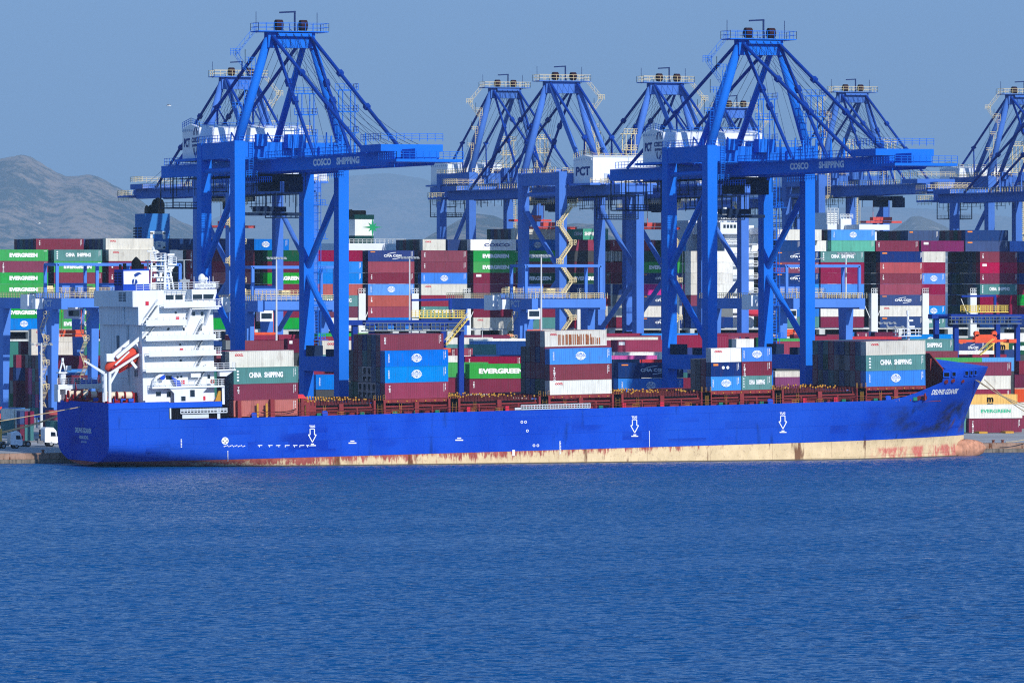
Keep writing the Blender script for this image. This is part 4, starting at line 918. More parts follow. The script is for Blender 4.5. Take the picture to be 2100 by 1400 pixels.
for y in (-1.9, 1.9):
    Y = yl_ + y; A = P(226, 768, Y); B = P(288, 687, Y); C = P(291, 714, Y); D = P(222, 764, Y)
    A, B, C, D = [Vector((v.x, Y, v.z)) for v in (L(226, 766), L(290, 688), L(289, 722), L(222, 765))]
    dvt.bar(L(236, 733) + Vector((0, y, 0)), B, .5, .6); dvt.bar(D, C, .35, .4); dvt.bar(B + (A - B) * .2, C, .3); dvt.bar(L(233, 748) + Vector((0, y, 0)), L(262, 721) + Vector((0, y, 0)), .25)
    dvt.tube(L(221, 784) + Vector((0, y, -3.5)), L(222, 762) + Vector((0, y, 0)), .28, 8); dvt.bar(L(222, 785) + Vector((0, y, 0)), L(238, 757) + Vector((0, y, 0)), .4)
    dvt.bar(L(266, 741) + Vector((0, y, 0)), L(276, 754) + Vector((0, y, 0)), .5)
dvt.bar(L(290, 688) + Vector((0, -1.9, 0)), L(290, 688) + Vector((0, 1.9, 0)), .5); dvt.bar(L(262, 714) + Vector((0, -1.9, 0)), L(262, 714) + Vector((0, 1.9, 0)), .4); q = L(228, 734); dvt.box(q.x - .9, q.x + .7, yl_ - 1.2, yl_ + .5, q.z - .6, q.z + .8)
q = L(210, 765); dvt.tube((q.x + .3, yl_ - 1.5, L(210, 822).z), (q.x + .3, yl_ - 1.5, q.z), .35, 8); dvt.bar((q.x + .2, yl_ - 1.5, q.z), L(176, 739), .45, .5, .25, .25); dvt.build("lifeboat_davit", WHT, ship)
# aft mooring deck: white frame along the far side, winches between
YA = 28.5; A = lambda px, py: P(px, py, YA)
am = MB(); za, zb2 = A(170, 797).z, A(170, 787).z
am.box(A(122, 790).x, A(215, 790).x, YA, YA + 2.6, za, zb2)
for p0_, p1_ in ((121, 125.5), (137, 144), (206, 213)): am.box(A(p0_, 800).x, A(p1_, 800).x, YA + .05, YA + 2.5, HAFT - .3, za - .02)
am.prism([(A(144, 797).x, YA + .1, za), (A(149, 797).x, YA + .1, za), (A(144, 797).x, YA + .1, za - .7)], (0, 2, 0)); am.box(A(126, 800).x, A(137, 800).x, YA + 2.0, YA + 2.4, HAFT, za - .02)
am.build("mooring_deck_frame", WHT, ship)
zr = zb2; ar = MB(); ar.rail([(A(120, 787).x, YA, zr), (A(214, 787).x, YA, zr)], 1.1, 1.1, .08, 2); ar.build("mooring_deck_railing", WHT, ship)
mm = MB(); q = A(134, 787).x; mm.tube((q, YA + .8, zr), (q, YA + .8, zr + 2.0), .4, 8, .7); mm.box(q - 1, q + 1, YA, YA + 1.6, zr + 2.0, zr + 2.25); mm.bar((q - .6, YA + .8, zr + 2.2), (q, YA + .8, zr + 4.3), .25); mm.bar((q + .6, YA + .8, zr + 2.2), (q, YA + .8, zr + 4.3), .25); mm.box(q - .2, q + .2, YA + .6, YA + 1, zr + 4.2, zr + 4.8); mm.box(q + .5, q + 1.5, YA + .3, YA + .5, zr + 2.5, zr + 3.4); mm.build("stern_light_mast", WHT, ship)
tk = MB(); tkb = MB()
for c in (161, 168, 174): q = A(c, 784).x; tk.new().lathe((q, YA + 1, zr + .1), [(.3, 0), (.35, .4), (.2, .9)], 8)
tk.each("deck_ventilator", flat("vent_dark", (60, 66, 74)), ship)
for c in (176, 196): q = A(c, 783).x; tkb.new().prism([(q - .8, YA + .4, zr), (q + .9, YA + .4, zr), (q + .7, YA + .4, zr + .7), (q - .4, YA + .4, zr + .9)], (0, 1, 0))
tkb.each("blue_canvas_cover", flat("reel_blue", (40, 80, 190)), ship)
wn = MB(); wr = MB(); wb_ = MB()
for c, yy in ((152, 24), (166, 22), (180, 20), (196, 16), (222, 7), (236, 6), (252, 5), (268, 4.5)):
    q = P(c, 815, yy).x
    wn.new().box(q - 1.5, q + 1.5, yy - .6, yy + .9, HAFT - .2, HAFT + .35); wn.box(q + .55, q + 1.2, yy - .5, yy + .4, HAFT + .35, HAFT + 1.6); wn.lathe((q - 1.0, yy, HAFT + 1.15), [(.75, 0), (.75, .15)], 12, 'x'); wn.lathe((q + .35, yy, HAFT + 1.15), [(.75, 0), (.75, .15)], 12, 'x'); wn.box(q - 1.5, q - 1.3, yy - .5, yy + .3, HAFT + .35, HAFT + 1.1)
    wr.new().lathe((q - .84, yy, HAFT + 1.15), [(.62, 0), (.66, .6), (.62, 1.18)], 12, 'x'); wb_.new().box(q - .5, q + .4, yy - 1.1, yy - .65, HAFT, HAFT + .6)
wn.each("mooring_winch", paint("winch_red", (140, 34, 40)), ship); wr.each("mooring_rope_drum", paint("rope_cream", (222, 206, 180), .8), ship); wb_.each("winch_motor", flat("reel_blue", (40, 80, 190)), ship)
fg = MB(); q = shx(157, 797, S_TR - .2); fg.prism([(S_TR - .2, q.y, q.z + 1.2), (S_TR - .2, q.y - .9, q.z - .2), (S_TR - .2, q.y + .9, q.z - 1.4)], (.05, 0, 0)); fg.build("ensign_flag", flat("flag_red", (176, 44, 60)), ship)
# mooring lines
def rope(a, b, sag, label):
    a, b = Vector(a), Vector(b); pts = [a.lerp(b, i / 12) - Vector((0, 0, sag * 4 * (i / 12) * (1 - i / 12))) for i in range(13)]
    o = MB().path(pts, .085, 6).build("mooring_rope", paint("mooring_rope", (190, 168, 128), .9, .2, 3)); tag(o, label, "mooring rope", "mooring lines of the blue ship"); return o
def wpt(p): return Vector((p.x, p.y, p.z + ZP + TRIM * p.x))
s_pt = wpt(shx(190, 821, S_TR - .1))
rope(s_pt, on_z(-60, 893, ZQ + .3), 1.2, "thick upper stern rope running from the transom past the lamp pole"); rope(wpt(shx(184, 823, S_TR - .1)), on_z(-90, 897, ZQ + .3), 1.6, "second stern rope just below the upper one"); rope(wpt(shx(165, 834, S_TR - .1)), Vector((-150, YQ + 1, ZQ + .2)), 1.0, "thin stern rope rising across the ship's transom")
bp = wpt(inv_hull(2001, 779)); bq = wpt(sh(2019, 778, YC))
for i, (a, (px, py)) in enumerate(((bp, (2140, 838)), (bp + Vector((.5, 0, -.1)), (2150, 850)), (bq, (2150, 868)))):
    rope(a, on_y(px, py, 34), .9, ["uppermost bow rope crossing the white container", "middle bow rope beside the yellow container", "lower bow rope running from the very stem"][i])
b_ = on_z(2063, 910, ZQ); rope(b_ + Vector((0, 0, .4)), on_y(2125, 893, 30), .3, "pale rope rising from the quay edge at the right")
# ================================================================== quay cranes
def rails_along(m, a, b, step=1.6, h=1.15, t=.075): m.rail([a, b], h, step, t, 1)
STAY = paint('stay_blue', (20, 62, 152), .5, .08, .12)
def crane(label, group, xc, ysea, dr, gauge, hx, zg, gh, zap, reach, back, house, blue, dark_rails, detail=1, boomtxt=None, housetxt=None, stays=(24, 52), tro=-10, stairs=False, zbase=ZQ, apx=4.0, leg=2.05, cap=True):
    """ship-to-shore crane. local u along the rail, v out over the water (dr = -1 towards the camera), z up"""
    root = thing("quay_crane", label, "crane", (xc, ysea, zbase), group)
    Q = lambda u, v, z: Vector((u, v * (1 if dr > 0 else -1), z - zbase))
    B = blue; R = dark_rails
    def bx(m, u0, u1, v0, v1, z0, z1):
        a, b = Q(u0, v0, z0), Q(u1, v1, z1); m.box(min(a.x, b.x), max(a.x, b.x), min(a.y, b.y), max(a.y, b.y), a.z, b.z)
    g = gauge; zt = zg + gh; ztop = zt + 3.4; zsill = zbase + 2.8; zp0, zp1 = zbase + 14.6, zbase + 17.4
    for u in (-hx, hx):                                                   # legs: tapered boxes
        for v in (0, -g):
            m = MB(); w0 = leg * .92; lo = [Q(u + a * w0 / 2, v + b * 1.5, zsill) for a, b in ((-1, -1), (1, -1), (1, 1), (-1, 1))]; hi = [Q(u + a * leg / 2, v + b * 1.35, ztop) for a, b in ((-1, -1), (1, -1), (1, 1), (-1, 1))]
            m.hexa(lo, hi); m.build("leg", B, root)
        m = MB(); bx(m, u - 1.0, u + 1.0, -g + 1.5, -1.5, zp0, zp1); m.build("portal_beam", B, root)
        m = MB(); zk = zbase + 34.5                                       # K bracing in the side frame
        m.tube(Q(u, -g + 1.2, zk), Q(u, -1.2, zg - 3.0), .62, 10); m.tube(Q(u, -g + 1.2, zk - 2), Q(u, -1.2, zp1 + 2.5), .62, 10); m.tube(Q(u, -g + 1.2, zg + .4), Q(u, -1.2, zg + .4), .5, 10); m.build("diagonal_brace", B, root, smooth=False)
        m = MB(); bx(m, u - .9, u + .9, -g + 1.36, -1.36, zt + .2, ztop - .1); m.build("upper_side_beam", B, root)
    for v in (0, -g):
        m = MB(); bx(m, -hx - 3.4, hx + 3.4, v - .9, v + .9, zbase + 1.5, zsill + .6); m.build("sill_beam", B, root)
        m = MB(); bx(m, -hx + leg / 2, hx - leg / 2, v - 1.0, v + 1.0, zt + .35, ztop - .25); m.build("cross_beam", B, root)
        for s in (-1, 1):
            m = MB(); bx(m, s * hx - 3.2, s * hx + 3.2, v - .55, v + .55, zbase + .75, zbase + 1.5); 
            for k in range(6): m.lathe(Q(s * hx - 2.7 + k * 1.08, v, zbase + .42) - Vector((0, .3, 0)), [(.42, 0), (.42, .6)], 10, 'y')
            m.build("wheel_bogie", flat("bogie_dark", (44, 48, 56), .6), root)
    gu = 3.6
    for s in (-1, 1):                                                     # twin box girder and boom
        m = MB(); u0, u1 = s * gu - .65, s * gu + .65; tip = reach * .86
        m.prism([Q(u0, -back, zg), Q(u0, tip, zg), Q(u0, tip + 3, zg + gh * .55), Q(u0, tip + 3, zt), Q(u0, -back, zt)], (1.3, 0, 0)); gd = m.build("boom_girder", B, root)
        if s < 0 and boomtxt:
            t = MB(); sg = -1 if dr < 0 else 1
            for txt, va, vb in boomtxt: t.new(); put_text(t, txt, Q(u0 - .03, va, zg + gh * .24), (0, 1 if dr > 0 else -1, 0), FZ, abs(vb - va), gh * .56, .05)
            t.each("boom_lettering", flat("boom_white", (240, 244, 250)), gd)
        m = MB(); bx(m, s * (gu + 1.6) - .6, s * (gu + 1.6) + .6, -back * .9, tip, zt - .02 + .05, zt + .12); rr_ = MB()
        for a_, b_ in ((-back * .9, -g - 6), (-g + 2, -2), (3, tip)):
            rails_along(rr_, Q(s * (gu + 2.1), a_, zt + .1), Q(s * (gu + 2.1), b_, zt + .1), 1.7, 1.2, .085)
        m.build("walkway", B, root); rr_.build("walkway_railing", R, root)
    m = MB(); n = 9
    for k in range(n): v = -back + (reach * .86 + back) * k / (n - 1); m.new(); bx(m, -gu + .65, gu - .65, v - .4, v + .4, zg + .5, zt - .4)
    m.each("girder_cross_tie", B, root)
    # boom end: sheave platform
    m = MB(); ve = reach * .86; bx(m, -gu - 2.2, gu + 2.2, ve - 10, ve + .6, zt + .1, zt + 1.3); bx(m, -gu - 2.6, gu + 2.6, ve + .6, reach - 1, zg + .4, zg + .9); bx(m, -2, 2, ve + 1, reach - 3, zg + .9, zt + .4); m.build("boom_end_platform", B, root)
    m = MB(); z0 = zg + .9
    m.rail([Q(-gu - 2.6, ve + .6, z0), Q(-gu - 2.6, reach - 1, z0), Q(gu + 2.6, reach - 1, z0)], 1.3, 1.2, .085, 2); m.rail([Q(-gu - 2.2, ve - 10, zt + 1.9), Q(-gu - 2.2, ve + .6, zt + 1.9), Q(gu + 2.2, ve + .6, zt + 1.9)], 1.3, 1.4, .085, 2)
    m.rail([Q(-gu - 2.6, ve + .6, zg - .5), Q(-gu - 2.6, reach - 2, zg - .5)], .9, 2.0, .085, 1)
    m.build("boom_end_railing", R, root)
    # A-frame
    zb = zap - 2.7
    for s in (-1, 1):
        m = MB(); m.tube(Q(s * hx, 0, ztop - .4), Q(s * apx, 0, zap - .2), .92, 14, .78); m.build("a_frame_leg", B, root, smooth=True)
        m = MB(); m.tube(Q(s * 3.9, -g, ztop - .6), Q(s * apx * .92, -1.4, zap - .6), .66, 12, .55); m.build("a_frame_rear_leg", B, root, smooth=True)
        bkv = -back * .88; m = MB(); p, q = Q(s * 3.6, -1.2, zap), Q(s * 3.6, bkv, zt + .2); m.tube(p, q, .33, 8); c = p.lerp(q, .55); m.bar(c - Vector((.5, 0, .3)), c + Vector((.5, 0, .3)), .9, .9); m.build("back_stay", STAY, root)
        m = MB(); p = Q(s * 3.6, bkv * .55, zt); q = Q(s * 3.6, -1.2, zap).lerp(Q(s * 3.6, bkv, zt + .2), .55); m.tube(p, q, .2, 6); m.tube(q, Q(s * 3.6, -g, ztop), .16, 6); m.build("stay_strut", STAY, root)
        for st_ in stays:
            m = MB(); p, q = Q(s * (apx - .2), .9, zap - .4), Q(s * 3.6, st_, zt + .3); m.tube(p, q, .34, 8)
            for f in ((.33, .62) if st_ > 30 else (.4, .55)): c = p.lerp(q, f); d = (q - p).normalized(); m.bar(c - d * .7, c + d * .7, 1.0, .9)
            m.build("fore_stay", STAY, root)
    m = MB(); bx(m, -apx - .6, apx + .6, -1.25, 1.25, zb, zap + .2); m.prism([Q(-apx + 1, 1.26, zap), Q(apx - .4, 1.26, zap), Q(apx - .4, 1.26, zap - .6), Q(-apx + 1, 1.26, zap - .6)], (0, (1 if dr > 0 else -1) * 1.0, 0)); m.build("apex_beam", B, root)
    m = MB(); bx(m, -apx - 2.9, apx + 2.9, -2.4, 2.4, zap + .22, zap + .4); m.build("apex_platform", B, root)
    m = MB(); z0 = zap + .4; A_ = apx + 2.9
    m.rail([Q(-A_, -2.4, z0), Q(-A_, 2.4, z0), Q(A_, 2.4, z0), Q(A_, -2.4, z0), Q(-A_, -2.4, z0)], 1.5, 1.5, .075, 1)
    sd = 1 if stairs == 'right' else -1
    e = [Q(sd * A_, 0, zap + .2), Q(sd * (A_ + 3.6), -.5, zap - 4.2), Q(sd * (A_ + .4), -1.5, zap - 8)]
    zz = [e[0], e[1]]; m.ladder(e[0], e[1], 1.0, .7, .06, (0, 1, 0)); m.ladder(e[1], e[2], 1.0, .7, .06, (0, 1, 0)); m.rail([e[0], e[1], e[2]], 1.1, 1.6, .06, 0); m.rail([e[1] + Vector((-.9, 0, 0)), e[1] + Vector((.9, 0, 0))], 1.3, .6, .08, 2)
    for f in (.3, .5, .72): p = Q(sd * hx, 0, ztop).lerp(Q(sd * apx, 0, zap), f); m.rail([p + Vector((sd * 1.0, 0, 0)), p + Vector((sd * 3.0, 0, 0)), p + Vector((sd * 3.0, 0, 1.5))], 1.1, .7, .09, 1); m.ladder(p + Vector((sd * 1.4, 0, -6)), p + Vector((sd * 1.4, 0, 0)), .8, .5, .09)
    m.build("apex_stair_railing", R, root)
    m = MB(); 
    for u in (-2.6, 2.2): m.new().lathe(Q(u, -.6, zap + 1.6) , [(1.0, 0), (1.0, 1.3)], 12, 'x'); 
    m.each("rope_sheave", flat("sheave_dark", (54, 34, 40), .6), root)
    m = MB(); m.bar(Q(1.0, 0, zap + .4), Q(1.0, 0, zap + 4.2), .28); m.bar(Q(1.15, 0, zap + 4.1), Q(-2.0, 0, zap + 3.9), .3); m.bar(Q(-apx - 2.6, 0, zap), Q(-apx - 2.6, 0, zap + 4), .09); m.bar(Q(apx + 1.4, 0, zap), Q(apx + 1.4, 0, zap + 4), .09); m.build("service_jib", flat("jib_dark", (36, 52, 96)), root)
    # ropes
    m = MB(); r_ = .045
    for i in range(5):
        u = -3 + i * 1.5; a = Q(u, .6, zap + .8)
        for ve_, sag in ((reach * .82, 3.2), (reach * .62, 2.0)):
            b = Q(u, ve_, zt + 1.2); pts = [a.lerp(b, k / 10) - Vector((0, 0, 4 * sag * (k / 10) * (1 - k / 10))) for k in range(11)]; m.path(pts, r_, 4)
        m.path([a, Q(u, -g - 4, zt + 6)], r_, 4)
        m.path([Q(u * .6, 3, zap - 1), Q(u * .8, 9 + i * 3, zt + 1)], r_ * .8, 4)
    m.build("hoist_rope", flat("wire_rope", (40, 56, 92)), root)
    # machinery house
    v0, v1, hu0, hu1, z0, z1 = house; sg = 1
    m = MB(); va, vb = Q(0, v0, 0).y, Q(0, v1, 0).y; ya, yb = min(va, vb), max(va, vb)
    m.prism([Vector((hu0, ya, z0 - zbase)), Vector((hu0, yb, z0 - zbase)), Vector((hu0, yb, z1 - zbase)), Vector((hu0, (ya + yb) / 2, z1 + .75 - zbase)), Vector((hu0, ya, z1 - zbase))], (hu1 - hu0, 0, 0))
    hs = m.build("machinery_house", paint("house_white", (232, 236, 240), .5, .04, .2, streak=.08), root)
    m = MB()
    for i in range(8): y = ya + .6 + (yb - ya - 1.2) * i / 7; m.box(hu0 - .25, hu0 - .003, y - .1, y + .1, z1 - zbase - .6, z1 - zbase - .15)
    m.box(hu0 + 3, hu0 + 5, ya - .2, ya - .003, z0 - zbase + .3, z0 - zbase + 2.4); m.box(hu0 + 9.2, hu0 + 9.5, ya - .06, ya - .003, z0 - zbase, z1 - zbase); m.box(hu0 + 16, hu0 + 16.3, ya - .06, ya - .003, z0 - zbase, z1 - zbase) if hu1 - hu0 > 17 else None
    m.build("house_panel", flat("house_grey", (190, 200, 214)), hs)
    if housetxt:
        t = MB(); y_ = yb
        for txt, f0, f1, zf, hf in housetxt: (t.new() if txt in ('PCT', 'COSCO') else t); put_text(t, txt, (hu0 - .05, yb - (yb - ya) * f0, z0 - zbase + (z1 - z0) * zf), (0, -1, 0), FZ, (yb - ya) * (f1 - f0), (z1 - z0) * hf, .04)
        if len(housetxt) > 1:
            for r0 in (.5, .95):
                for lo, hi in ((.45, 1.0), (-1.0, -.45)):
                    for s in (-1, 1): strip(t, [(s * r0 * 1.7 * sqrt(max(0, 1 - (z * .98) ** 2)), z * 2.6) for z in [lo + (hi - lo) * k / 8 for k in range(9)]], (hu0 - .05, ya + (yb - ya) * .22, z0 - zbase + (z1 - z0) * .56), (0, -1, 0), FZ, .2)
        t.each("house_lettering", BLUEL, hs)
    m = MB(); zr = z1 - zbase
    m.rail([Vector((hu0, ya, zr)), Vector((hu1, ya, zr))], 1.0, 1.5, .08, 1); m.rail([Vector((hu0, ya, zr)), Vector((hu0, (ya + yb) / 2, zr + .75)), Vector((hu0, yb, zr))], 1.2, 1.3, .08, 2)
    m.rail([Vector((hu0 - 1.2, ya - 1.2, z0 - zbase)), Vector((hu1, ya - 1.2, z0 - zbase))], 1.1, 1.4, .085, 2)
    m.build("house_railing", R, hs)
    m = MB(); bx(m, hu0 - 1.2, hu1, min(v0, v1) - 1.2, max(v0, v1) + 1.2, z0 - .5, z0 - .02); bx(m, hu0, hu1, min(v0, v1), max(v0, v1), zt + .2, z0 - .5); m.build("house_floor", B, root)
    # trolley, cab, headblock, festoon, lattice at the girder end
    D = flat('gear_dark', (30, 46, 74), .6)
    m = MB(); bx(m, -gu - 1.5, gu + 1.5, tro - 4, tro + 4, zg - 1.5, zg - .25); bx(m, -1.6, 1.6, tro - 2.0, tro + 1.5, zg - 3.4, zg - 1.5); bx(m, 1.5, 4.2, tro + 4.4, tro + 7.2, zg - 3.6, zg - .8); m.build("trolley", D, root)
    m = MB(); bx(m, -6.1, 6.1, tro - .9, tro + .9, zg - 8.0, zg - 7.4); bx(m, -3, 3, tro - 1.1, tro + 1.1, zg - 7.3, zg - 6.3)
    for u in (-2.5, 2.5): m.bar(Q(u, tro, zg - 6.4), Q(u, tro, zg - 1.6), .1)
    m.build("spreader", paint("spreader_red", (206, 84, 76)) if detail > 1 else D, root)
    m = MB()
    for k in range(16):
        v = -back + 3 + k * (back - 4) / 16; m.new().bar(Q(-gu - .9, v, zg), Q(-gu - .9, v, zg - 2.6 - (k % 3) * .6), .12); m.bar(Q(-gu - .5, v + .4, zg - .3), Q(gu + .9, v + 1, zg - .3), .1); m.bar(Q(gu + .9, v + 1, zg), Q(gu + .9, v + 1, zg - 2.2 - (k % 2)), .12)
        a = Q(-gu - .9, v, zg - 2.5); b = Q(-gu - .9, v + (back - 4) / 16, zg - 2.5); m.bar(a, b, .1)
    m.new(); bx(m, -gu - 3.0, -gu - 1, -g - 12, -g - 3, zg - 3.4, zg - 3.2); m.each("festoon_gear", D, root)
    m = MB(); zc = zg - 6
    fr_ = [Q(-hx * .55, -back + 4, 0), Q(hx * .2, -back + 4, 0), Q(hx * .2, -back + 12, 0), Q(-hx * .55, -back + 12, 0)]
    for p in fr_: m.bar(p + Vector((0, 0, zg)), p + Vector((0, 0, zc)), .22)
    for p, q in zip(fr_, fr_[1:] + fr_[:1]): m.bar(p + Vector((0, 0, zc)), q + Vector((0, 0, zc)), .22)
    m.rail([p + Vector((0, 0, zc)) for p in fr_], 1.1, 1.3, .09, 1); m.build("maintenance_cage", D, root)
    # ladder tower on a landside leg, or zigzag stairs
    m = MB()
    if stairs:
        u = -hx + .2; v = -g - 2.2; z = zbase + 4; k = 0
        while z < zg - 3:
            a, b = Q(u - 1.6 if k % 2 else u + 1.8, v, z), Q(u + 1.8 if k % 2 else u - 1.6, v, z + 4.6)
            for dy in (-.4, .4): m.bar(a + Vector((0, dy, 0)), b + Vector((0, dy, 0)), .26); m.bar(a + Vector((0, dy, 1)), b + Vector((0, dy, 1)), .14)
            for i in range(9): c = a.lerp(b, (i + .5) / 9); m.box(c.x - .16, c.x + .16, c.y - .45, c.y + .45, c.z - .03, c.z + .05)
            m.box(b.x - .9, b.x + .9, b.y - .7, b.y + 1.2, b.z - .1, b.z); m.rail([b + Vector((-.9, -.7, 0)), b + Vector((.9, -.7, 0))], 1.1, .45, .11, 2); z += 4.6; k += 1
        m.build("zigzag_stair", R, root)
    else:
        u = hx + 1.9; v = -g; m.ladder(Q(u, v, zp1), Q(u, v, zg), .9, .6, .1)
        for k in range(int((zg - zp1) / 1.6)): z = zp1 + k * 1.6; m.rail([Q(u - .6, v - .9, z), Q(u + .7, v - .9, z), Q(u + .7, v + .9, z)], .01, 5, .09, 0)
        for a, b in ((-.6, -.9), (.7, -.9), (.7, .9)): m.bar(Q(u + a, v + b, zp1), Q(u + a, v + b, zg), .1)
        for k in range(5): z = zp1 + 3 + k * 6.4; m.box(*sorted((Q(u - .6, 0, 0).x, Q(u + 2.2, 0, 0).x)), *sorted((Q(0, v - .9, 0).y, Q(0, v + .9, 0).y)), z - zbase, z - zbase + .12); m.rail([Q(u + .7, v - .9, z), Q(u + 2.2, v - .9, z)], 1.1, .5, .09, 1)
        m.build("ladder_tower", R, root)
    # deck furniture on the cross beams: switch cabins, posts, lamps, upper maintenance towers
    m = MB(); bx(m, -1.5, 2.0, 1.2, 3.6, zt + 2.0, zt + 4.6); m.new(); bx(m, 4.6, 7.2, -g + 3, -g + 6, zt + 1.2, zt + 4.6); m.new(); bx(m, -hx + 3, -hx + 5, .95, 2.2, ztop - 1.0, ztop + 1.2); m.new(); bx(m, hx - 5, hx - 3.4, 1.1, 2, zt + .6, zt + 2.4)
    m.each("switch_cabin", B, root); m = MB()
    for v in (14, 20, 27, 33): m.new().bar(Q(-gu - .5, v, zt), Q(-gu - .5, v, zt + 4.2), .5, .3, .2, .2); m.new().bar(Q(gu + .5, v - 2, zt), Q(gu + .5, v - 2, zt + 4.2), .5, .3, .2, .2)
    m.each("boom_post", B, root)
    m = MB()
    for u0_, v_ in ((gu + 4.2, -g + 2), (gu + 5.0, 3.0)):
        m.new()
        for a in (0, 2.4):
            for b in (0, 2.4): m.bar(Q(u0_ + a, v_ + b, zt), Q(u0_ + a, v_ + b, ztop + 9.5), .16)
        for z in (ztop + 1.5, ztop + 5.5, ztop + 9.5):
            for v2 in (v_, v_ + 2.4): m.bar(Q(u0_ - .6, v2, z), Q(u0_ + 3.0, v2, z), .16)
            m.rail([Q(u0_ - .6, v_ - .2, z), Q(u0_ + 3.0, v_ - .2, z), Q(u0_ + 3, v_ + 2.6, z)], 1.2, .9, .09, 1)
    m.each("maintenance_tower", B if dark_rails is blue else R, root)
    m = MB(); rails_along(m, Q(-hx, 1.2, ztop - .2), Q(hx, 1.2, ztop - .2), 1.3, 1.15, .085); rails_along(m, Q(-hx, -g - 1.2, ztop - .2), Q(hx, -g - 1.2, ztop - .2), 1.3, 1.15, .085); m.rail([Q(-hx - 1.4, -g, ztop), Q(-hx - 1.4, 0, ztop)], 1.15, 1.6, .085, 1)
    m.ladder(Q(-hx + 2.2, 1.3, zg - 1), Q(-hx + 2.2, 1.3, ztop), .8, .45, .09); m.rail([Q(-hx + 1.2, 1.4, zg - 1), Q(-hx + 3.4, 1.4, zg - 1)], 1.1, .6, .09, 2)
    m.build("beam_railing", R, root)
    m = MB()
    for s in (-1, 1): m.new(); bx(m, s * hx - 1.1, s * hx + 1.1, -g + 3.0, -g + 6.5, zp1 + .02, zp1 + 2.0); m.new(); bx(m, s * hx - .7, s * hx + .8, -7, -5.5, zp1 + .02, zp1 + 1.4)
    m.each("portal_equipment", D, root)
    m = MB(); p = Q(gu + 4.5, 8, zg - .1); m.rail([Q(gu + 1.5, 2, zg - 1.2), Q(gu + 1.5, 16, zg - 1.2)], 1.0, 1.2, .09, 1); m.rail([Q(-gu - 2.6, -g - 4, zg - 2.0), Q(-gu - 2.6, 8, zg - 2.0)], 1.0, 1.2, .09, 1); m.build("under_boom_catwalk", R, root)
    return root
BLU = paint("crane_blue", (28, 110, 212), .42, .07, .12, streak=.06)
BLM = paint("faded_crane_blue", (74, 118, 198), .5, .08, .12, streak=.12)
CREAM = flat("cream_rail", (226, 206, 156))
QG = 20.3
FH = (-(QG + 3.6), -(QG + 14.2), -10.0, 11.0, 56.6, 62.4)
def vof(px, xw): return 36.0 - on_x(px, 340, xw).y
for i, (xc, lab) in enumerate(((-38.1, "bright blue quay crane standing over the blue ship beside its bridge"), (57.0, "bright blue quay crane over the bow half of the blue ship"))):
    xw = xc - 4.28; px0 = (642, 679, 690, 737, 632, 640) if i == 0 else (1620, 1658, 1679, 1731, 1611, 1618)
    bt = [("COSCO", vof(px0[0], xw), vof(px0[1], xw)), ("SHIPPING", vof(px0[2], xw), vof(px0[3], xw))]
    cr_ = crane(lab, "quay cranes", xc, 36.0, -1, QG, 10.2, 53.6, 2.35, 79.4, 77.5, 66.5, FH, BLU, BLU, boomtxt=bt, housetxt=(("PCT", .1, .45, .38, .3), ("COSCO", .55, .98, .52, .17), ("SHIPPING", .58, .95, .38, .09)), stays=(24.6, 52.5), tro=-12)
MH = (-(27.6), -(40.5), -7.6, 9.0, 57.4, 63.6)
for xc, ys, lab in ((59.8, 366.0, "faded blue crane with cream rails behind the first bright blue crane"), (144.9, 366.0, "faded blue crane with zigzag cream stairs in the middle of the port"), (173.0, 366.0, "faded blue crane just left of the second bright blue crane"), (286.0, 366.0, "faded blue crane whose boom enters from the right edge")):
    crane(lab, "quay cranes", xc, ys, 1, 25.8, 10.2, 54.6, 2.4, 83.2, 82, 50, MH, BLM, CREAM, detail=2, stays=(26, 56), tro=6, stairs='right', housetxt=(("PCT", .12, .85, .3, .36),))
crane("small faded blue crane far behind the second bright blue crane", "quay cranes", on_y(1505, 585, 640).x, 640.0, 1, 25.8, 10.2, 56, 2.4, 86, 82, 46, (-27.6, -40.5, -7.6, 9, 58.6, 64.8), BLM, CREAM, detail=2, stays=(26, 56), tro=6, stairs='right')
for px, lab in ((1035, "farthest faded blue crane on the far quay left of the zigzag stair crane"), (1748, "faded blue crane on the far quay, boom pointing right above the bow stack"), (2094, "faded blue crane on the far quay at the right edge")):
    X = on_y(px, 585, 549).x
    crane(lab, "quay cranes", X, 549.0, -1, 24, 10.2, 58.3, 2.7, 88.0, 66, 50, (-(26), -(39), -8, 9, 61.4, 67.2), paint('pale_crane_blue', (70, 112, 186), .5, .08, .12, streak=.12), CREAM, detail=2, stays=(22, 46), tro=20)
# ================================================================== the stacked ship on the far side of the pier
YFS = 374.0; ZB = 21.7; TP = 2.79
TNAMES = ['bottom', 'second', 'third', 'fourth', 'fifth', 'sixth', 'seventh', 'eighth', 'ninth']
fs = thing("container_ship", "large green hulled container ship stacked high, mostly hidden behind the yard", "ship", (0, YFS, 0))
xa, xb = on_y(-420, 600, YFS).x, on_y(2300, 600, YFS).x
m = MB(); m.box(xa, xb, .8, 46, -3, 18.9); m.build("hull", paint("far_hull_green", (52, 112, 100), .5, .12, .05, streak=.2), fs)
m = MB(); GR = paint("lashing_grey", (196, 198, 192), .6, .1, .2, streak=.3)
m.box(xa, xb, .5, 3, 18.9, 19.4); m.box(xa, xb, .4, 2.2, 21.2, 21.62)
x = xa
while x < xb: m.box(x, x + 1.6, .3, 2.4, 18.9, 21.2); x += 7.25
m.build("hatch_coaming", GR, fs)
m = MB(); m.box(xa, xb, 2.5, 3.2, 19.4, 21.2); m.build("deck_recess_shade", DARK, fs)  # dark sheet drawn as the shade between the coaming posts
m = MB()
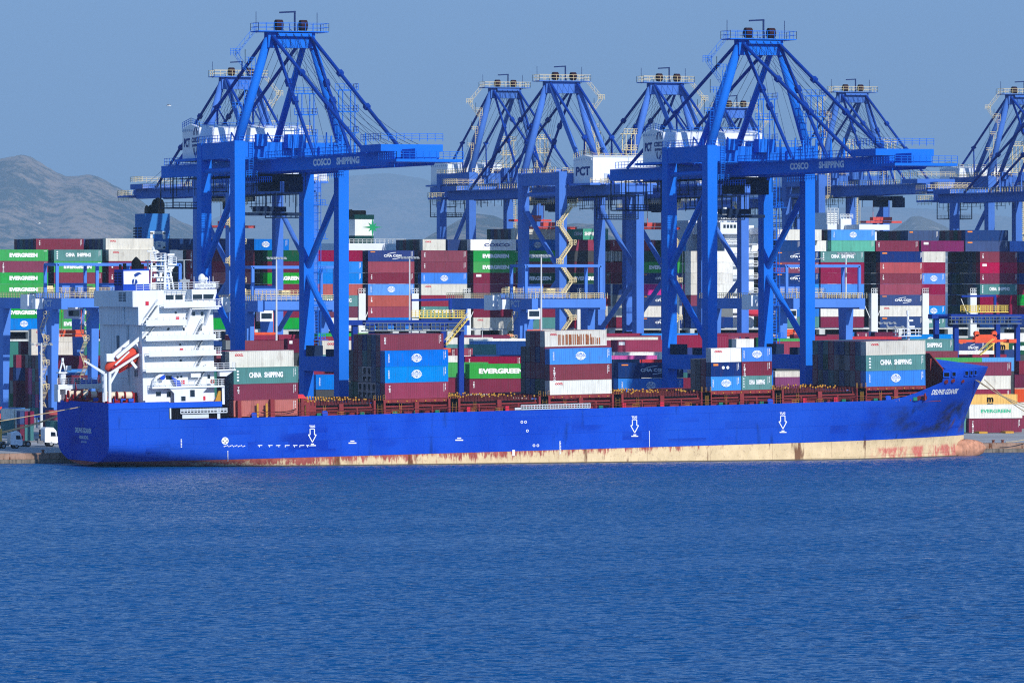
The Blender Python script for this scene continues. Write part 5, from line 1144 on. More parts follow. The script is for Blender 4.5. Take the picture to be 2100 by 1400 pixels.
for px in (744, 853, 960, 1192, 1388, 1660, 1795, 1900, 1998):
    m.new(); X = on_y(px, 650, YFS - 1).x; m.box(X - .9, X + .9, -.6, 1.2, 19.4, 30.5); m.rail([(X - .9, -.6, 30.5), (X + .9, -.6, 30.5), (X + .9, 1.2, 30.5)], 1.2, .7, .12, 1)
    for s in (-1, 1): m.bar((X, .2, 22), (X + s * 3.2, .2, 29), .16)
m.each("lashing_post", flat("lashing_white", (222, 224, 220)), fs)
WAYS = {}
FARROWS = []
MASSED = []
def far(pxl, tier, colour, lv='', L=12.19, col=0, n=1, where='', mass=False):
    """a container on the far ship, its lower left corner column at pixel pxl; tier 0 is the lowest visible row"""
    Y = YFS + col * 2.5; X = on_y(pxl, 600, Y).x
    FARROWS.append((X, Y, tier, L))
    if mass: MASSED.append((colour, X, Y, tier, L)); return
    bay = int(round((pxl + 20) / 111)); k = (colour, lv, tier, bay)
    lab = f"{WORD.get(colour, colour)} container{ink(lv)}, {TNAMES[tier]} row, {where}"
    container(colour, L, HQ if tier % 3 else ST, (X, Y, ZB + tier * TP), lab, "containers stacked on the far ship", lv, None).scale = (1, 1, (TP - .03) / (HQ if tier % 3 else ST))
def bay(px, where, rows, L=12.19, hid=9):
    """rows from the top visible tier (6) downwards; entries 'colour livery' or None"""
    for i, r in enumerate(rows):
        if r: c, _, lv = r.partition(' '); far(px, 6 - i, c, lv, L, 0, 1, where, i >= hid)
W = ["first bay at the left edge", "second bay above the left gantry", "third bay left of the mast", "bay behind the bridge mast", "bay between mast and bright crane", "bay within the first bright crane", "bay right of the first bright crane", "bay before the platform's lamp pole", "bay after the platform's lamp pole", "bay left of the zigzag stairs", "bay behind the zigzag stairs", "bay right of the zigzag stairs", "short bay before the second bright crane", "bay behind the second bright crane", "bay left of the white bridge tower", "bay right of the white bridge tower", "bay above the right lamp pole", "bay above the ship's foremast", "short bay right of the foremast", "last bay at the right edge"]
bay(0 - .5, W[0], ['green ever', 'maroon col:TRITON', 'green ever', 'green ever', 'green ever', 'green ever', 'blue globe'])
bay(111, W[1], ['sage china', 'green ever', 'maroon col:TEX', 'green ever', 'maroon', 'green ever', 'green ever'])
bay(223, W[2], ['white oocl', 'maroon col:CAI', 'maroon col:TRI', 'white oocl', 'brick', 'maroon', 'navy'])
far(74, 7, 'maroon', 'col:TEX', col=7, where='set back on top at the left'); far(155, 7, 'navy', '', col=8, where='set back on top, mostly hidden'); far(217, 7, 'white', 'oocl', col=1, where='beside the blue funnel')
far(352, 7, 'navy', '', 6.06, 2, where='on top right of the blue funnel')
bay(388, W[4], ['maroon col:TRITON', 'maroon col:TRI', 'wine col:TEX', 'maroon', 'navy', 'maroon', 'sage china'], 6.06, hid=3)
bay(425, W[4] + ", forward half", ['plum', 'wine', 'brick', 'navy', 'maroon', 'navy', 'green ever'], hid=5)
far(425, 7, 'navy', '', col=0, where='top of the stack left of the bright crane legs')
bay(540, W[5], ['dark_green', 'plum', 'green ever', 'maroon', 'dark_green', 'maroon', 'green ever'], hid=3); far(497, 7, 'blue', 'globe', col=3, where='lone blue box on top behind the first bright crane'); far(395, 7, 'navy', '', col=4, where='dark box on top behind the first bright crane')
bay(648, W[6], ['wine', 'blue marks', 'blue marks', 'brick', 'sage china', 'plum', 'white oocl'])
bay(755, W[7], ['navy cma', 'wine', 'maroon col:TEX', 'blue globe', 'brick col:TRI', 'wine col:TRI', 'blue'])
bay(864, W[8], ['maroon col:UES', 'maroon col:TEX', 'blue globe', 'white oocl', 'wine', 'sage china', 'navy'])
far(867, 7, 'white', 'oocl', 6.06, 0, where='short white box on top right of the white lamp pole'); far(918, 7, 'navy', '', 6.06, 3, where='short dark box on top beside the white ones')
bay(971, W[9], ['green ever', 'green ever', 'maroon plate', 'maroon', 'maroon', 'maroon', 'white oocl']); far(965, 7, 'bright_white', 'big:COSCO', col=0, where='on top left of the zigzag stairs')
bay(1058, W[10], ['green ever', 'maroon col:TEX', 'dark_green ever', 'plum', 'navy', 'maroon', 'sage'], hid=3); far(1056, 7, 'blue', 'globe', col=1, where='under the white one near the zigzag stairs'); far(1055, 8, 'white', '', col=1, where='topmost near the zigzag stairs')  # dark green row: ordinary green with the crane's shade put into the colour
bay(1160, W[11], ['charcoal', 'plum', 'dark_green ever', 'navy', 'maroon', 'white', 'wine'], hid=3); far(1161, 7, 'rose', 'col:TRITON', 10, 0, where='under the topmost pale green box'); far(1155, 8, 'mint', 'china', col=1, where='topmost right of the zigzag stairs')  # charcoal, plum and dark green carry the crane's shade in their colour
bay(1231, W[12], ['white', 'wine', 'wine', 'white', 'white', 'white', 'maroon'], 6.06); bay(1256, W[12] + ", shaded half", ['charcoal', 'maroon', 'plum', 'navy', 'grey', 'white', 'maroon'], 6.06, hid=1); far(1252, 7, 'rose', 'col:TEX', col=0, where='on top before the second bright crane')  # shaded half: darker colours put the crane's shade into the boxes
bay(1313, W[13], ['dark_green', 'green ever', 'navy cma', 'magenta', 'navy cma', 'white', 'navy cma']); far(1362, 7, 'blue', 'marks', 6.06, 0, where='on top behind the second bright crane')
bay(1399, W[14], ['white', 'white', 'white', 'white', 'maroon', 'navy', 'navy'], 6.06, hid=5); bay(1458, W[14] + ", lit half", ['bright_white', 'bright_white', 'bright_white', 'bright_white', 'bright_white', 'grey', 'navy'], 6.06, hid=5)  # shaded half duller white, lit half brighter white: sun and shade as colour
bay(1590, W[15], ['navy cma', 'maroon cma', 'navy cma', 'blue', 'grey', 'faded_blue', 'sage china'], hid=4); far(1598, 7, 'navy', 'one', col=0, L=6.06, where='on top right of the white bridge tower'); far(1633, 7, 'bright_white', '', col=1, where='short stack top right of the second bright crane', L=12.19); far(1595, 8, 'white', '', col=0, where='topmost right of the second bright crane')
bay(1683, W[16], ['sage china', 'wine', 'wine', 'blue', 'navy', 'white', 'maroon'], 12.19)
far(1705, 8, 'blue', 'globe', col=0, where='topmost above the right lamp pole'); far(1705, 7, 'mint', 'marks', col=0, where='second from top above the right lamp pole')
far(1796, 7, 'maroon', 'col:TEX', col=0, where='on top of the bay above the foremast'); far(1862, 8, 'slate', 'one', 9, col=6, where='topmost between the right hand cranes')
bay(1805, W[17], ['navy one', 'brick col:TRI', 'maroon col:TRI', 'rose', 'navy cma', 'white oocl', 'navy one'])
bay(1891, W[18], ['white', 'wine', 'blue globe', 'wine', 'wine', 'blue globe', 'sage china'], 6.6)
far(1889, 7, 'purple', 'plate', col=0, where='on top of the short bay right of the foremast')
bay(2010, W[19], ['maroon col:TRI', 'crimson plate', 'maroon col:TRI', 'sage china', 'wine', 'wine', 'navy'], 11.0)
far(1980, 8, 'navy', 'one', col=0, where='topmost at the right edge'); far(1980, 7, 'slate', 'one', col=0, where='second from top at the right edge'); far(2071, 7, 'blue', 'marks', 9, 0, where='cut by the right edge'); bay(2086, "cut by the right edge of the picture", ['navy', 'plum', 'navy', 'maroon', 'green ever', 'maroon', 'navy'], hid=0)
# the columns behind, seen end-on in the gaps between the bays: one mass of boxes
r = random.Random(21); ends = {}
keys = ['maroon', 'charcoal', 'navy', 'plum', 'charcoal', 'teal', 'charcoal', 'dark_green', 'grey', 'navy']
keys2 = sorted({q[0] for q in MASSED}); mass = MB(); mats = [cmat(k) for k in keys] + [cmat(k) for k in keys2] + [flat("door_bar_grey", (120, 122, 122))]
def massbox(X, Y, Z, L, H):
    mass.mat(r.randrange(len(keys))); mass.box(X + .05, X + L - .05, Y, Y + 2.40, Z + .02, Z + H - .05)
    mass.mat(len(mats) - 1)
    for y in (.3, .9, 1.5, 2.1): mass.box(X, X + .05, Y + y - .04, Y + y + .04, Z + .1, Z + H - .1)
cols = {}; lows = {}
for X, Y, t, L in FARROWS:
    k = (round(X, 1), L, Y); cols[k] = max(cols.get(k, 0), t); lows[k] = min(lows.get(k, 9), t)
xf0, xf1 = on_y(306, 500, YFS + 24).x - 1, on_y(352, 500, YFS + 24).x + 1
for (X, L, Y), top in sorted(cols.items()):
    for c in range(1, 8):
        for t in range(lows[(X, L, Y)], top + 1):
            yy = Y + c * 2.5
            if yy > YFS + 42 or any(abs(X2 - X) < 9 and abs(Y2 - yy) < 1.2 and t2 == t for X2, Y2, t2, L2 in FARROWS): continue
            if t >= 6 and X < xf1 and X + L > xf0 and Y < YFS + 24: continue
            if yy > YFS + 21 and X < xf1 + 3 and X + L > xf0 - 10: continue
            massbox(X, yy, ZB + t * TP, L, TP)
for c_, X, Y, t, L in MASSED: mass.mat(len(keys) + keys2.index(c_)); mass.box(X, X + L, Y, Y + 2.4, ZB + t * TP, ZB + t * TP + TP - .03)
o = mass.build("stacked_containers", mats); tag(o, "mass of dark container ends behind the front row of the far ship", "containers", kind="stuff")
# its funnel and bridge tower
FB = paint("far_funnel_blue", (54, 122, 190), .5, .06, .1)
yf = YFS + 24; X0, X1 = on_y(298, 450, yf).x, on_y(348, 450, yf).x; z0, z1 = 20, on_y(300, 438, yf).z; yfe = on_x(277, 450, X0).y
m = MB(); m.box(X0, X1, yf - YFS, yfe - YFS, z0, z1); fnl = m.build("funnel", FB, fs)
t = MB(); a, b = on_y(309, 509, yf), on_y(340, 509, yf); put_text(t, "SFL", (on_y(308, 507, yf).x, yf - YFS - .06, on_y(308, 507, yf).z), FX, FZ, on_y(340.5, 500, yf).x - on_y(308, 500, yf).x, on_y(300, 486, yf).z - on_y(300, 507, yf).z - 1.0, .05)
for y_, s in ((477, -1), (509, 1)):
    p, q = on_y(308, y_, yf), on_y(339, y_, yf)
    t.box(p.x, q.x, yf - YFS - .08, yf - YFS - .02, p.z - .35, p.z + .35)
    for X in (p.x, q.x - .7): t.box(X, X + .7, yf - YFS - .08, yf - YFS - .02, min(p.z, p.z + s * 1.6), max(p.z, p.z + s * 1.6))
t.build("funnel_lettering", WHITE, fnl)
t = MB()
for k in range(2):
    for j in range(2):
        t.new()
        for i in range(4): za = z1 - 3.8 - k * 5.5 - i * .7; t.box(X0 - .08, X0 - .01, yf - YFS + 3 + j * 4, yf - YFS + 6 + j * 4, za, za + .4)
t.each("funnel_louvre", flat("black_blue", (14, 22, 60)), fnl)
t = MB()
for px, rad, top, yy in ((324, 1.7, 405, 5), (301, .6, 421, 8), (309, .7, 420, 8)):
    t.new(); X = on_y(px, 430, yf + yy).x; zt_ = on_y(px, top, yf + yy).z; t.lathe((X, yf - YFS + yy, z1), [(rad, 0), (rad, (zt_ - z1) * .6), (rad * .75, (zt_ - z1) * .85), (.1, zt_ - z1)], 12)
t.each("exhaust_pipe", flat("exhaust_black", (22, 24, 26), .7), fnl)
yb_ = YFS + 6; A = lambda px, py, y=yb_: on_y(px, py, y)
m = MB(); m.box(A(1486, 500).x, A(1546, 500).x, 6, 40, 19, A(1486, 462).z); m.box(A(1412, 500, YFS + 22).x, A(1432, 500, YFS + 22).x, 22, 40, 19, A(1412, 452, YFS + 22).z); m.box(A(1468, 470).x, A(1524, 470).x, 3, 40, A(1486, 480).z, A(1486, 456).z); m.box(A(1537, 480).x, A(1562, 480).x, 0, 10, A(1486, 481).z, A(1486, 467).z)
m.prism([(A(1548, 520).x, 5, A(1548, 520).z), (A(1562, 482).x, 5, A(1562, 482).z), (A(1545, 482).x, 5, A(1545, 482).z), (A(1536, 515).x, 5, A(1536, 520).z)], (0, 2, 0))
for y_ in (500, 525, 545, 570, 600, 640): z = A(1500, y_).z; m.box(A(1480, 500).x, A(1550, 500).x, 4.6, 6, z - .2, z)
m.build("bridge_tower", paint("far_ship_white", (226, 230, 234), .5, .05, .2), fs)
t = MB(); 
for y_ in (500, 525, 545, 570, 600): t.rail([(A(1480, 500).x, 4.7, A(1500, y_).z), (A(1550, 500).x, 4.7, A(1500, y_).z)], 1.2, 1.5, .13, 2)
t.rail([(A(1470, 456).x, 3, A(1486, 456).z), (A(1524, 456).x, 3, A(1486, 456).z)], 1.4, 1.2, .13, 2); t.rail([(A(1537, 467).x, 0, A(1486, 467).z), (A(1562, 467).x, 0, A(1486, 467).z)], 1.3, 1.2, .13, 2); X = A(1496, 450).x
t.tube((X, 9, A(1490, 456).z), (X, 9, A(1490, 425).z), .5, 6); t.bar((X - 3, 9, A(1490, 436).z), (X + 3, 9, A(1490, 436).z), .3); t.bar((X - 1.6, 9, A(1490, 456).z), (X, 9, A(1490, 430).z), .25); t.build("tower_railing", flat("lashing_white", (222, 224, 220)), fs)
t = MB()
for i in range(7): X = A(1474 + i * 7, 465).x; t.box(X, X + .65, 2.93, 2.99, A(1486, 468).z, A(1486, 461).z)
t.build("bridge_window", GLS, fs)
t = MB(); q = A(1548, 637, YFS - .5); t.lathe((q.x - 3.6, -.2, q.z), [(.3, 0), (1.3, 1), (1.5, 3), (1.4, 6), (.5, 7.4)], 10, 'x'); t.build("lifeboat", paint("lifeboat_red", (206, 62, 78), .4), fs)
# ---- other ships showing above: green-star funnel, white bridge far right
sh2 = thing("ship", "white ship with a dark green banded funnel showing above the containers", "ship", (0, 470, 0))
y = 470; A = lambda px, py, yy=y: on_y(px, py, yy)
m = MB(); m.box(A(690, 500).x, A(832, 500).x, 0, 30, 1, A(760, 499).z); m.build("superstructure", paint("far_ship_white", (226, 230, 234)), sh2)
m = MB(); m.rail([(A(690, 500).x, 0, A(760, 499).z), (A(832, 500).x, 0, A(760, 499).z)], 1.1, 1.2, .12, 1); m.build("railing", flat("lashing_white", (222, 224, 220)), sh2)
m = MB(); X0, X1 = A(738, 450).x, A(776, 450).x; ye = on_x(725, 450, X0).y - y; zs = [A(750, q).z for q in (499, 483, 449, 440)]
m.mat(1).box(X0 - .05, X1 + .05, -.05 + 4, ye + 4, zs[0] - 1, zs[1]); m.mat(0).box(X0, X1, 4, ye + 4, zs[1], zs[2]); m.mat(1).box(X0 - .15, X1 + .15, 3.85, ye + 4.15, zs[2], zs[3]); f2 = m.build("funnel", [flat("funnel_cream", (226, 226, 220)), flat("funnel_dark_green", (22, 62, 60))], sh2)
m = MB(); q = A(764, 466, y + 4); m.add([(q.x + rr_ * cos(t_), 3.93, q.z + rr_ * sin(t_)) for i in range(16) for t_, rr_ in [(pi / 2 + i * pi / 8, (2.9 if i % 4 == 0 else 1.7) if i % 2 == 0 else .75)]], [tuple(range(16))]); m.build("funnel_star", flat("star_green", (40, 150, 96)), f2)
m = MB(); m.lathe((A(755, 440).x, 8, zs[3]), [(2.2, 0), (2.2, .9), (2.0, 1.2)], 10); m.bar((X0 - .4, 6, zs[3] - .5), (X0 - .6, 6, zs[3] + 1.4), .8); m.build("exhaust_pipe", flat("exhaust_black", (22, 24, 26), .7), f2)
sh3 = thing("ship", "white ship's bridge with open decks far behind the right hand containers", "ship", (0, 500, 0)); y = 500
m = MB(); m.box(A(1697, 470, y).x, A(1716, 470, y).x, 0, 12, 1, A(1697, 436, y).z); m.box(A(1730, 470, y).x, A(1752, 470, y).x, 2, 14, 1, A(1697, 448, y).z); m.box(A(1738, 470, y).x, A(1800, 470, y).x, -8, 6, A(1738, 472, y).z, A(1738, 461, y).z); m.prism([(A(1786, 472, y - 6).x, -7, A(1786, 472, y).z), (A(1797, 472, y - 6).x, -7, A(1786, 472, y).z), (A(1790, 500, y - 6).x, -7, 20), (A(1780, 500, y - 6).x, -7, 20)], (0, 3, 0)); m.build("superstructure", paint("far_ship_white", (226, 230, 234)), sh3)
m = MB()
for y_ in (436, 444, 452, 460): m.rail([(A(1695, y_, y).x, -.3, A(1697, y_, y).z), (A(1718, y_, y).x, -.3, A(1697, y_, y).z)], 1.2, 1.0, .14, 1)
m.new().rail([(A(1728, 448, y).x, 1.7, A(1697, 448, y).z), (A(1754, 448, y).x, 1.7, A(1697, 448, y).z)], 1.2, 1.0, .14, 2); m.each("railing", flat("lashing_white", (222, 224, 220)), sh3)
# ================================================================== container yard on the pier
SUP = []
BULK = []
def yard(pxl, ytop, Y, colour, lv='', L=12.19, H=HQ, label='', px_right=None, door=None):
    """one yard container whose near face lies on the plane Y, top edge at pixel row ytop"""
    p = on_y(pxl if px_right is None else px_right, ytop, Y); X = p.x if px_right is None else p.x - L
    z = max(ZQ + .02, p.z - H); SUP.append((X, Y, z, L, colour))
    if any(k in label for k in ("strip", "just visible", "roof behind", "small", "sliver", "edge under", "far behind the second", "peeping", "row behind", "box end", "seen just over", "second small", "flat rack", "topped box")) and 'yellow' not in label and 'maroon crate' not in label: BULK.append((colour, X, Y, z, L, H)); return
    return container(colour, L, H, (X, Y, z), label, "containers in the yard", lv, door)
# behind the first crane
yard(497, 698.5, 170, 'maroon', 'marks', 13.7, label="maroon container behind the stack beside the bridge, topmost of the near row")
yard(468, 687, 215, 'wine', '', 16.2, label="dark red box seen just over the maroon row beside the bridge"); yard(570, 686, 215, 'rose', '', 6.06, label="pink red box left of the thin lamp pole by the first crane")
yard(590, 694.5, 160, 'plum', 'plate', 6.06, label="plum box with a white plate left of the first crane's inner leg"); yard(463, 698, 185, 'grey', '', 6.06, label="grey box between the bridge and the first crane's leg")
yard(661, 698.5, 120, 'white', 'oocl', label="white box with red lettering between the first crane's right legs"); yard(655, 690, 150, 'rose', '', label="pink red box over the white one between the crane legs"); yard(652, 683, 180, 'green', '', label="green box just visible between the first crane's right legs")
yard(660, 727, 95, 'sage', '', label="pale green box low between the first crane's right legs"); yard(648, 768, 72, 'blue', 'globe', label="blue box with white globe under the first crane's portal beam"); yard(640, 757, 80, 'wine', '', label="red box over the blue one under the portal beam")
# between the deck stacks
yard(963, 746, 84, 'green', 'ever:big', H=HQ, label="bright green container with large white word left of the rusty stack"); yard(963, 777, 83.9, 'maroon', 'col:TEX', label="maroon container under the bright green one left of the rusty stack")
yard(914, 743, 90, 'green', '', 9, label="green container end behind the yellow stairs"); yard(914, 775, 89.9, 'maroon', '', 9, label="maroon container under the green one behind the yellow stairs")
yard(954, 731, 104, 'wine', 'col:TT', label="dark red container just over the bright green one"); yard(972, 699.5, 150, 'faded_blue', '', 12.19, 3.0, "faded blue container with dark stains between the middle stacks"); yard(974, 728, 118, 'navy', '', label="dark blue edge under the faded blue container")
yard(908, 729.5, 112, 'bright_white', '', 6.06, label="white box beside the yellow stairs"); yard(906, 714, 128, 'maroon', 'marks', 3.2, label="short maroon box left of the dark blue gantry leg"); yard(932, 714, 130, 'rose', 'marks', 4.0, label="short pink red box right of the dark blue gantry leg"); yard(905, 706, 140, 'sage', '', label="pale green roof behind the orange spreader"); yard(902, 692, 185, 'white', '', 12.19, label="white box over the orange spreader left of the faded blue one"); yard(938, 687, 200, 'maroon', '', label="maroon box behind the white one left of numeral three")
yard(970, 694.5, 170, 'bright_white', '', 12.8, label="white roofed box right over the faded blue container")
# behind the rusty stack and the second crane
yard(1268, 744, 58, 'navy', 'cma', L=13.7, label="navy container with white word in shade right of the rusty stack"); yard(1268, 776, 57.9, 'blue', 'globe', 13.7, label="shaded blue container with globe right of the rusty stack")
yard(1258, 737, 70, 'slate', '', 6.06, label="slate blue roof left of the red one, right of the rusty stack"); yard(1312, 737, 70, 'red', '', 6.06, label="red box peeping over the shaded navy container"); yard(1252, 729, 82, 'magenta', '', 10, label="bright pink box right of the rusty stack"); yard(1258, 722, 92, 'bright_white', '', label="pale box between the bright pink and maroon ones")
yard(1262, 697, 116, 'rose', 'plate', label="dusty pink container with white plate right of the rusty stack"); yard(1238, 698, 125, 'maroon', 'marks', 6.06, label="maroon box end beside the dusty pink container"); yard(1240, 691.5, 150, 'white', '', 12.19, label="white roofed box over the dusty pink container"); yard(1236, 688, 175, 'maroon', '', 13.7, label="maroon strip behind the white roofed box"); yard(1228, 683.5, 215, 'wine', '', 12.19, label="dark red strip at the foot of the far ship"); yard(1316, 683.5, 214, 'blue', '', 13.7, label="blue box far behind the second crane's first leg")
yard(1384, 687, 140, 'wine', '', label="dark red container between the second crane's first two legs"); yard(1384, 713, 105, 'navy', 'marks', 6.06, label="navy box low between the second crane's first two legs"); yard(1380, 764, 75, 'teal', '', label="teal box low behind the second crane's first leg"); yard(1376, 775, 62, 'maroon', 'word:HAMBURG', label="dark maroon container with thin white letters behind the twenty foot stack"); yard(1419, 735, 64, 'white', '', 6.06, label="white topped box left of the twenty foot stack")
yard(1462, 690.5, 140, 'rose', 'col:TRITON', 6.06, label="pink red box behind the twenty foot stack, left half"); yard(1496, 690, 142, 'navy', '', 2.6, label="small navy box end behind the twenty foot stack"); yard(1510, 695, 128, 'bright_white', '', 4, label="white box behind the twenty foot stack"); yard(1503, 695, 131, 'teal', '', 2.6, label="small teal box end behind the twenty foot stack"); yard(1537, 691, 138, 'rose', 'col:TEX', 3, label="pink red box end right of the white one behind the twenty foot stack"); yard(1551, 692, 137, 'dark_green', '', 4, label="dark green box end behind the second crane's third leg"); yard(1440, 683, 190, 'maroon', '', 16, label="maroon strip behind the boxes over the twenty foot stack")
yard(1591, 694, 150, 'green', '', 7, label="green roofed box between the second crane's right legs"); yard(1592, 700, 130, 'wine', '', 6.06, label="dark red box between the second crane's right legs"); yard(1590, 761, 74, 'white', '', 6.06, label="white box under the second crane's portal beam"); yard(1590, 773, 72, 'purple', '', 6.06, label="purple box under the white one below the portal beam")
yard(1628, 686, 210, 'maroon', '', 12.19, label="maroon strip right of the second crane"); yard(1667, 689, 200, 'wine', '', 6, label="dark red strip over the bow stack"); yard(1740, 681, 230, 'blue', 'plate', 1.4, label="small blue box end over the bow stack"); yard(1748, 681, 231, 'navy', '', 1.3, label="small navy box end over the bow stack"); yard(1757, 681, 230, 'maroon', 'col:T', 3, label="maroon box with white mark over the bow stack"); yard(1779, 680, 232, 'navy', '', 2.4, label="second small navy box over the bow stack"); yard(1794, 681, 230, 'plum', '', 6.06, label="plum box over the bow stack beside the foremast"); yard(1735, 690, 205, 'red', '', 13.7, label="red roofed strip over the bow stack")
yard(1858, 685.5, 200, 'blue', 'globe', label="blue container over the pale green one behind the foremast"); yard(1851, 695, 150, 'sage', 'china', label="pale green container behind the bow stack's top"); yard(1858, 720, 140, 'maroon', '', label="maroon container under the pale green one behind the bow")
# right end
yard(1966, 700, 210, 'navy', 'cma', 6.8, label="navy container with white word under the orange yard spreader"); yard(1949, 719, 180, 'bright_white', '', 14, label="white container row under the navy one"); yard(2036, 701, 208, 'tan', 'msc', 4.0, label="yellow box with black letters between the yard crane's legs"); yard(2067, 701, 212, 'dark_green', 'ever', 6.06, label="dark green box right of the small yellow one"); yard(2046, 683, 240, 'bright_white', '', 12.19, label="white box at the right over the small yellow one")
yard(1915, 733.5, 130, 'green', '', 11.3, label="bright green roofed container over the bow"); yard(2010, 733, 131, 'sky', '', 8, label="light blue container over the big maroon one at the right"); yard(1945, 727, 160, 'wine', '', 14, label="dark red row behind the bright green roof at the bow"); yard(2060, 717, 176, 'navy', 'plate', 3, label="small navy box end beside the white row at the right")
K = "right hand block beside the bow"
yard(2074, 742, 119, 'maroon', 'marks', 13.2, 2.79, f"big maroon container, top of the {K}", 2074); yard(2073, 770, 118.9, 'white', '', 12.19, 2.82, f"plain white container under the big maroon one, {K}", 2073); yard(2073, 798, 118.8, 'wine', 'marks', 12.19, 2.6, f"dark red container with a yellow tag under the plain white one, {K}", 2073)
yard(2086.5, 808, 113, 'tan', 'msc', 12.19, 2.8, f"yellow container with black letters, {K}", 2086.5); yard(1988, 829.5, 107, 'bright_white', 'evergreen_on_white', 12.19, 2.86, f"white container with green word, {K}"); yard(1987, 858.5, 106.9, 'maroon', 'col:TRITON', 12.19, 2.86, f"maroon container standing on the quay, {K}")
yard(1960, 858, 108, 'sage', '', 2.4, 2.86, f"pale green box end left of the {K}"); yard(2090, 740, 140, 'maroon', '', 12.19, 2.85, "maroon container cut by the right edge"); yard(2081, 768, 139, 'plum', '', 12.19, 2.85, "plum container under the maroon one at the right edge"); yard(2081, 797, 138, 'orange', '', 12.19, 2.85, "rust orange container at the right edge")
# left block: columns running away from the near face, seen end-on
YL = 250.0; r = random.Random(5)
x0 = on_y(107, 780, YL).x; LP = ['maroon', 'teal', 'plum', 'grey', 'navy', 'maroon', 'sage', 'charcoal', 'dark_green', 'magenta']
faces = {0: [('dark_green', ''), ('navy', ''), ('white', ''), ('blue', 'globe'), ('maroon', 'col:TRITON')], 6: [None, None, None, None, None, ('white', 'oocl'), ('white', 'oocl')]}
LZ = lambda t: on_y(107, 837.5, YL).z - 0 + (t - 1) * 2.92
for t, f in enumerate(faces[0]): container(f[0], 12.19, HQ, (x0, YL, LZ(t)), f"{WORD.get(f[0], f[0])} container{ink(f[1])}, {TNAMES[t]} tier of the left yard block", "containers in the yard", f[1], 'door')
for c in range(1, 13):
    for t in range(5 if c < 9 else 4):
        k = r.choice(LP); xx = x0 - (.0 if c < 8 else 2.0); zz = LZ(t)
        if t > 0 and c < 7: container(k, 12.19, HQ, (xx, YL + c * 2.75, zz), f"{WORD.get(k, k)} container end, {TNAMES[t]} tier, {['', 'second', 'third', 'fourth', 'fifth', 'sixth', 'seventh'][c]} column of the left yard block", "containers in the yard", '', 'door')
        else: BULK.append((k, xx, YL + c * 2.75, zz, 12.19, HQ))
X6 = on_y(68, 728, YL + 6 * 2.75).x
for t in (5, 6): container('white', 12.19, HQ, (x0, YL + 6 * 2.75, LZ(t)), f"{['lower', 'upper'][t - 5]} white container with red lettering on top of the left yard block", "containers in the yard", 'oocl', 'door')
container('plum', 12.19, HQ, (x0, YL + 9 * 2.75, LZ(5)), "plum container end left of the two white ones on the left block", "containers in the yard", '', 'door')
yard(100, 742, 246, 'wine', 'col:CAI', 12.19, label="dark red container right of the two white ones, left block").location.x = on_y(172, 742, 262).x
# low things at the left
yard(41, 842.5, 118, 'navy', '', 1.2, 2.6, "navy crate standing on the quay left of the lamp pole"); yard(51, 843, 117.8, 'maroon', '', 1.9, 2.6, "small maroon crate beside the navy one on the quay"); yard(8, 838, 165, 'bright_white', '', 2.2, 2.2, "white crate near the red stacker at the left edge"); yard(31, 838, 166, 'bright_white', 'plate', 3.2, 2.2, "second white crate right of the one by the stacker")
yard(100, 841, 150, 'brick', '', 4.4, 1.0, "low red flat rack behind the stern"); yard(100, 851, 146, 'rose', '', 4.4, 1.0, "lower pink flat rack behind the stern"); yard(100, 863, 130, 'teal', '', 2.2, 2.2, "teal crate behind the stern"); yard(92, 836, 160, 'navy', '', 1.9, 2.6, "dark blue crate left of the flat racks"); yard(10, 836.5, 190, 'faded_blue', '', 4.4, 1.2, "blue flat rack behind the white crates")
# stacks that carry the yard boxes: plain mass standing on the ground underneath
mass = MB(); kk = ['maroon', 'navy', 'charcoal', 'plum', 'teal', 'white']
for X, Y, z, L, c in SUP:
    zz = ZQ; h = z - ZQ
    if h < .6: continue
    n = max(1, int(round(h / 2.75)))
    if any(abs(X2 - X) < 2 and abs(Y2 - Y) < .4 and z2 < z - 1 for X2, Y2, z2, L2, c2 in SUP): continue
    for i in range(n): mass.mat(r.randrange(len(kk))); mass.box(X + .05, X + L - .05, Y + .15, Y + 2.4, zz + h * i / n, zz + h * (i + 1) / n - .04)
k3 = sorted({q[0] for q in BULK})
for c, X, Y, z, L, H in BULK: mass.mat(len(kk) + k3.index(c)); mass.box(X, X + L, Y, Y + 2.4, z, z + H)
o = mass.build("stacked_containers", [cmat(k) for k in kk] + [cmat(k) for k in k3]); tag(o, "yard containers of many colours packed behind the nearer ones", "containers", kind="stuff")
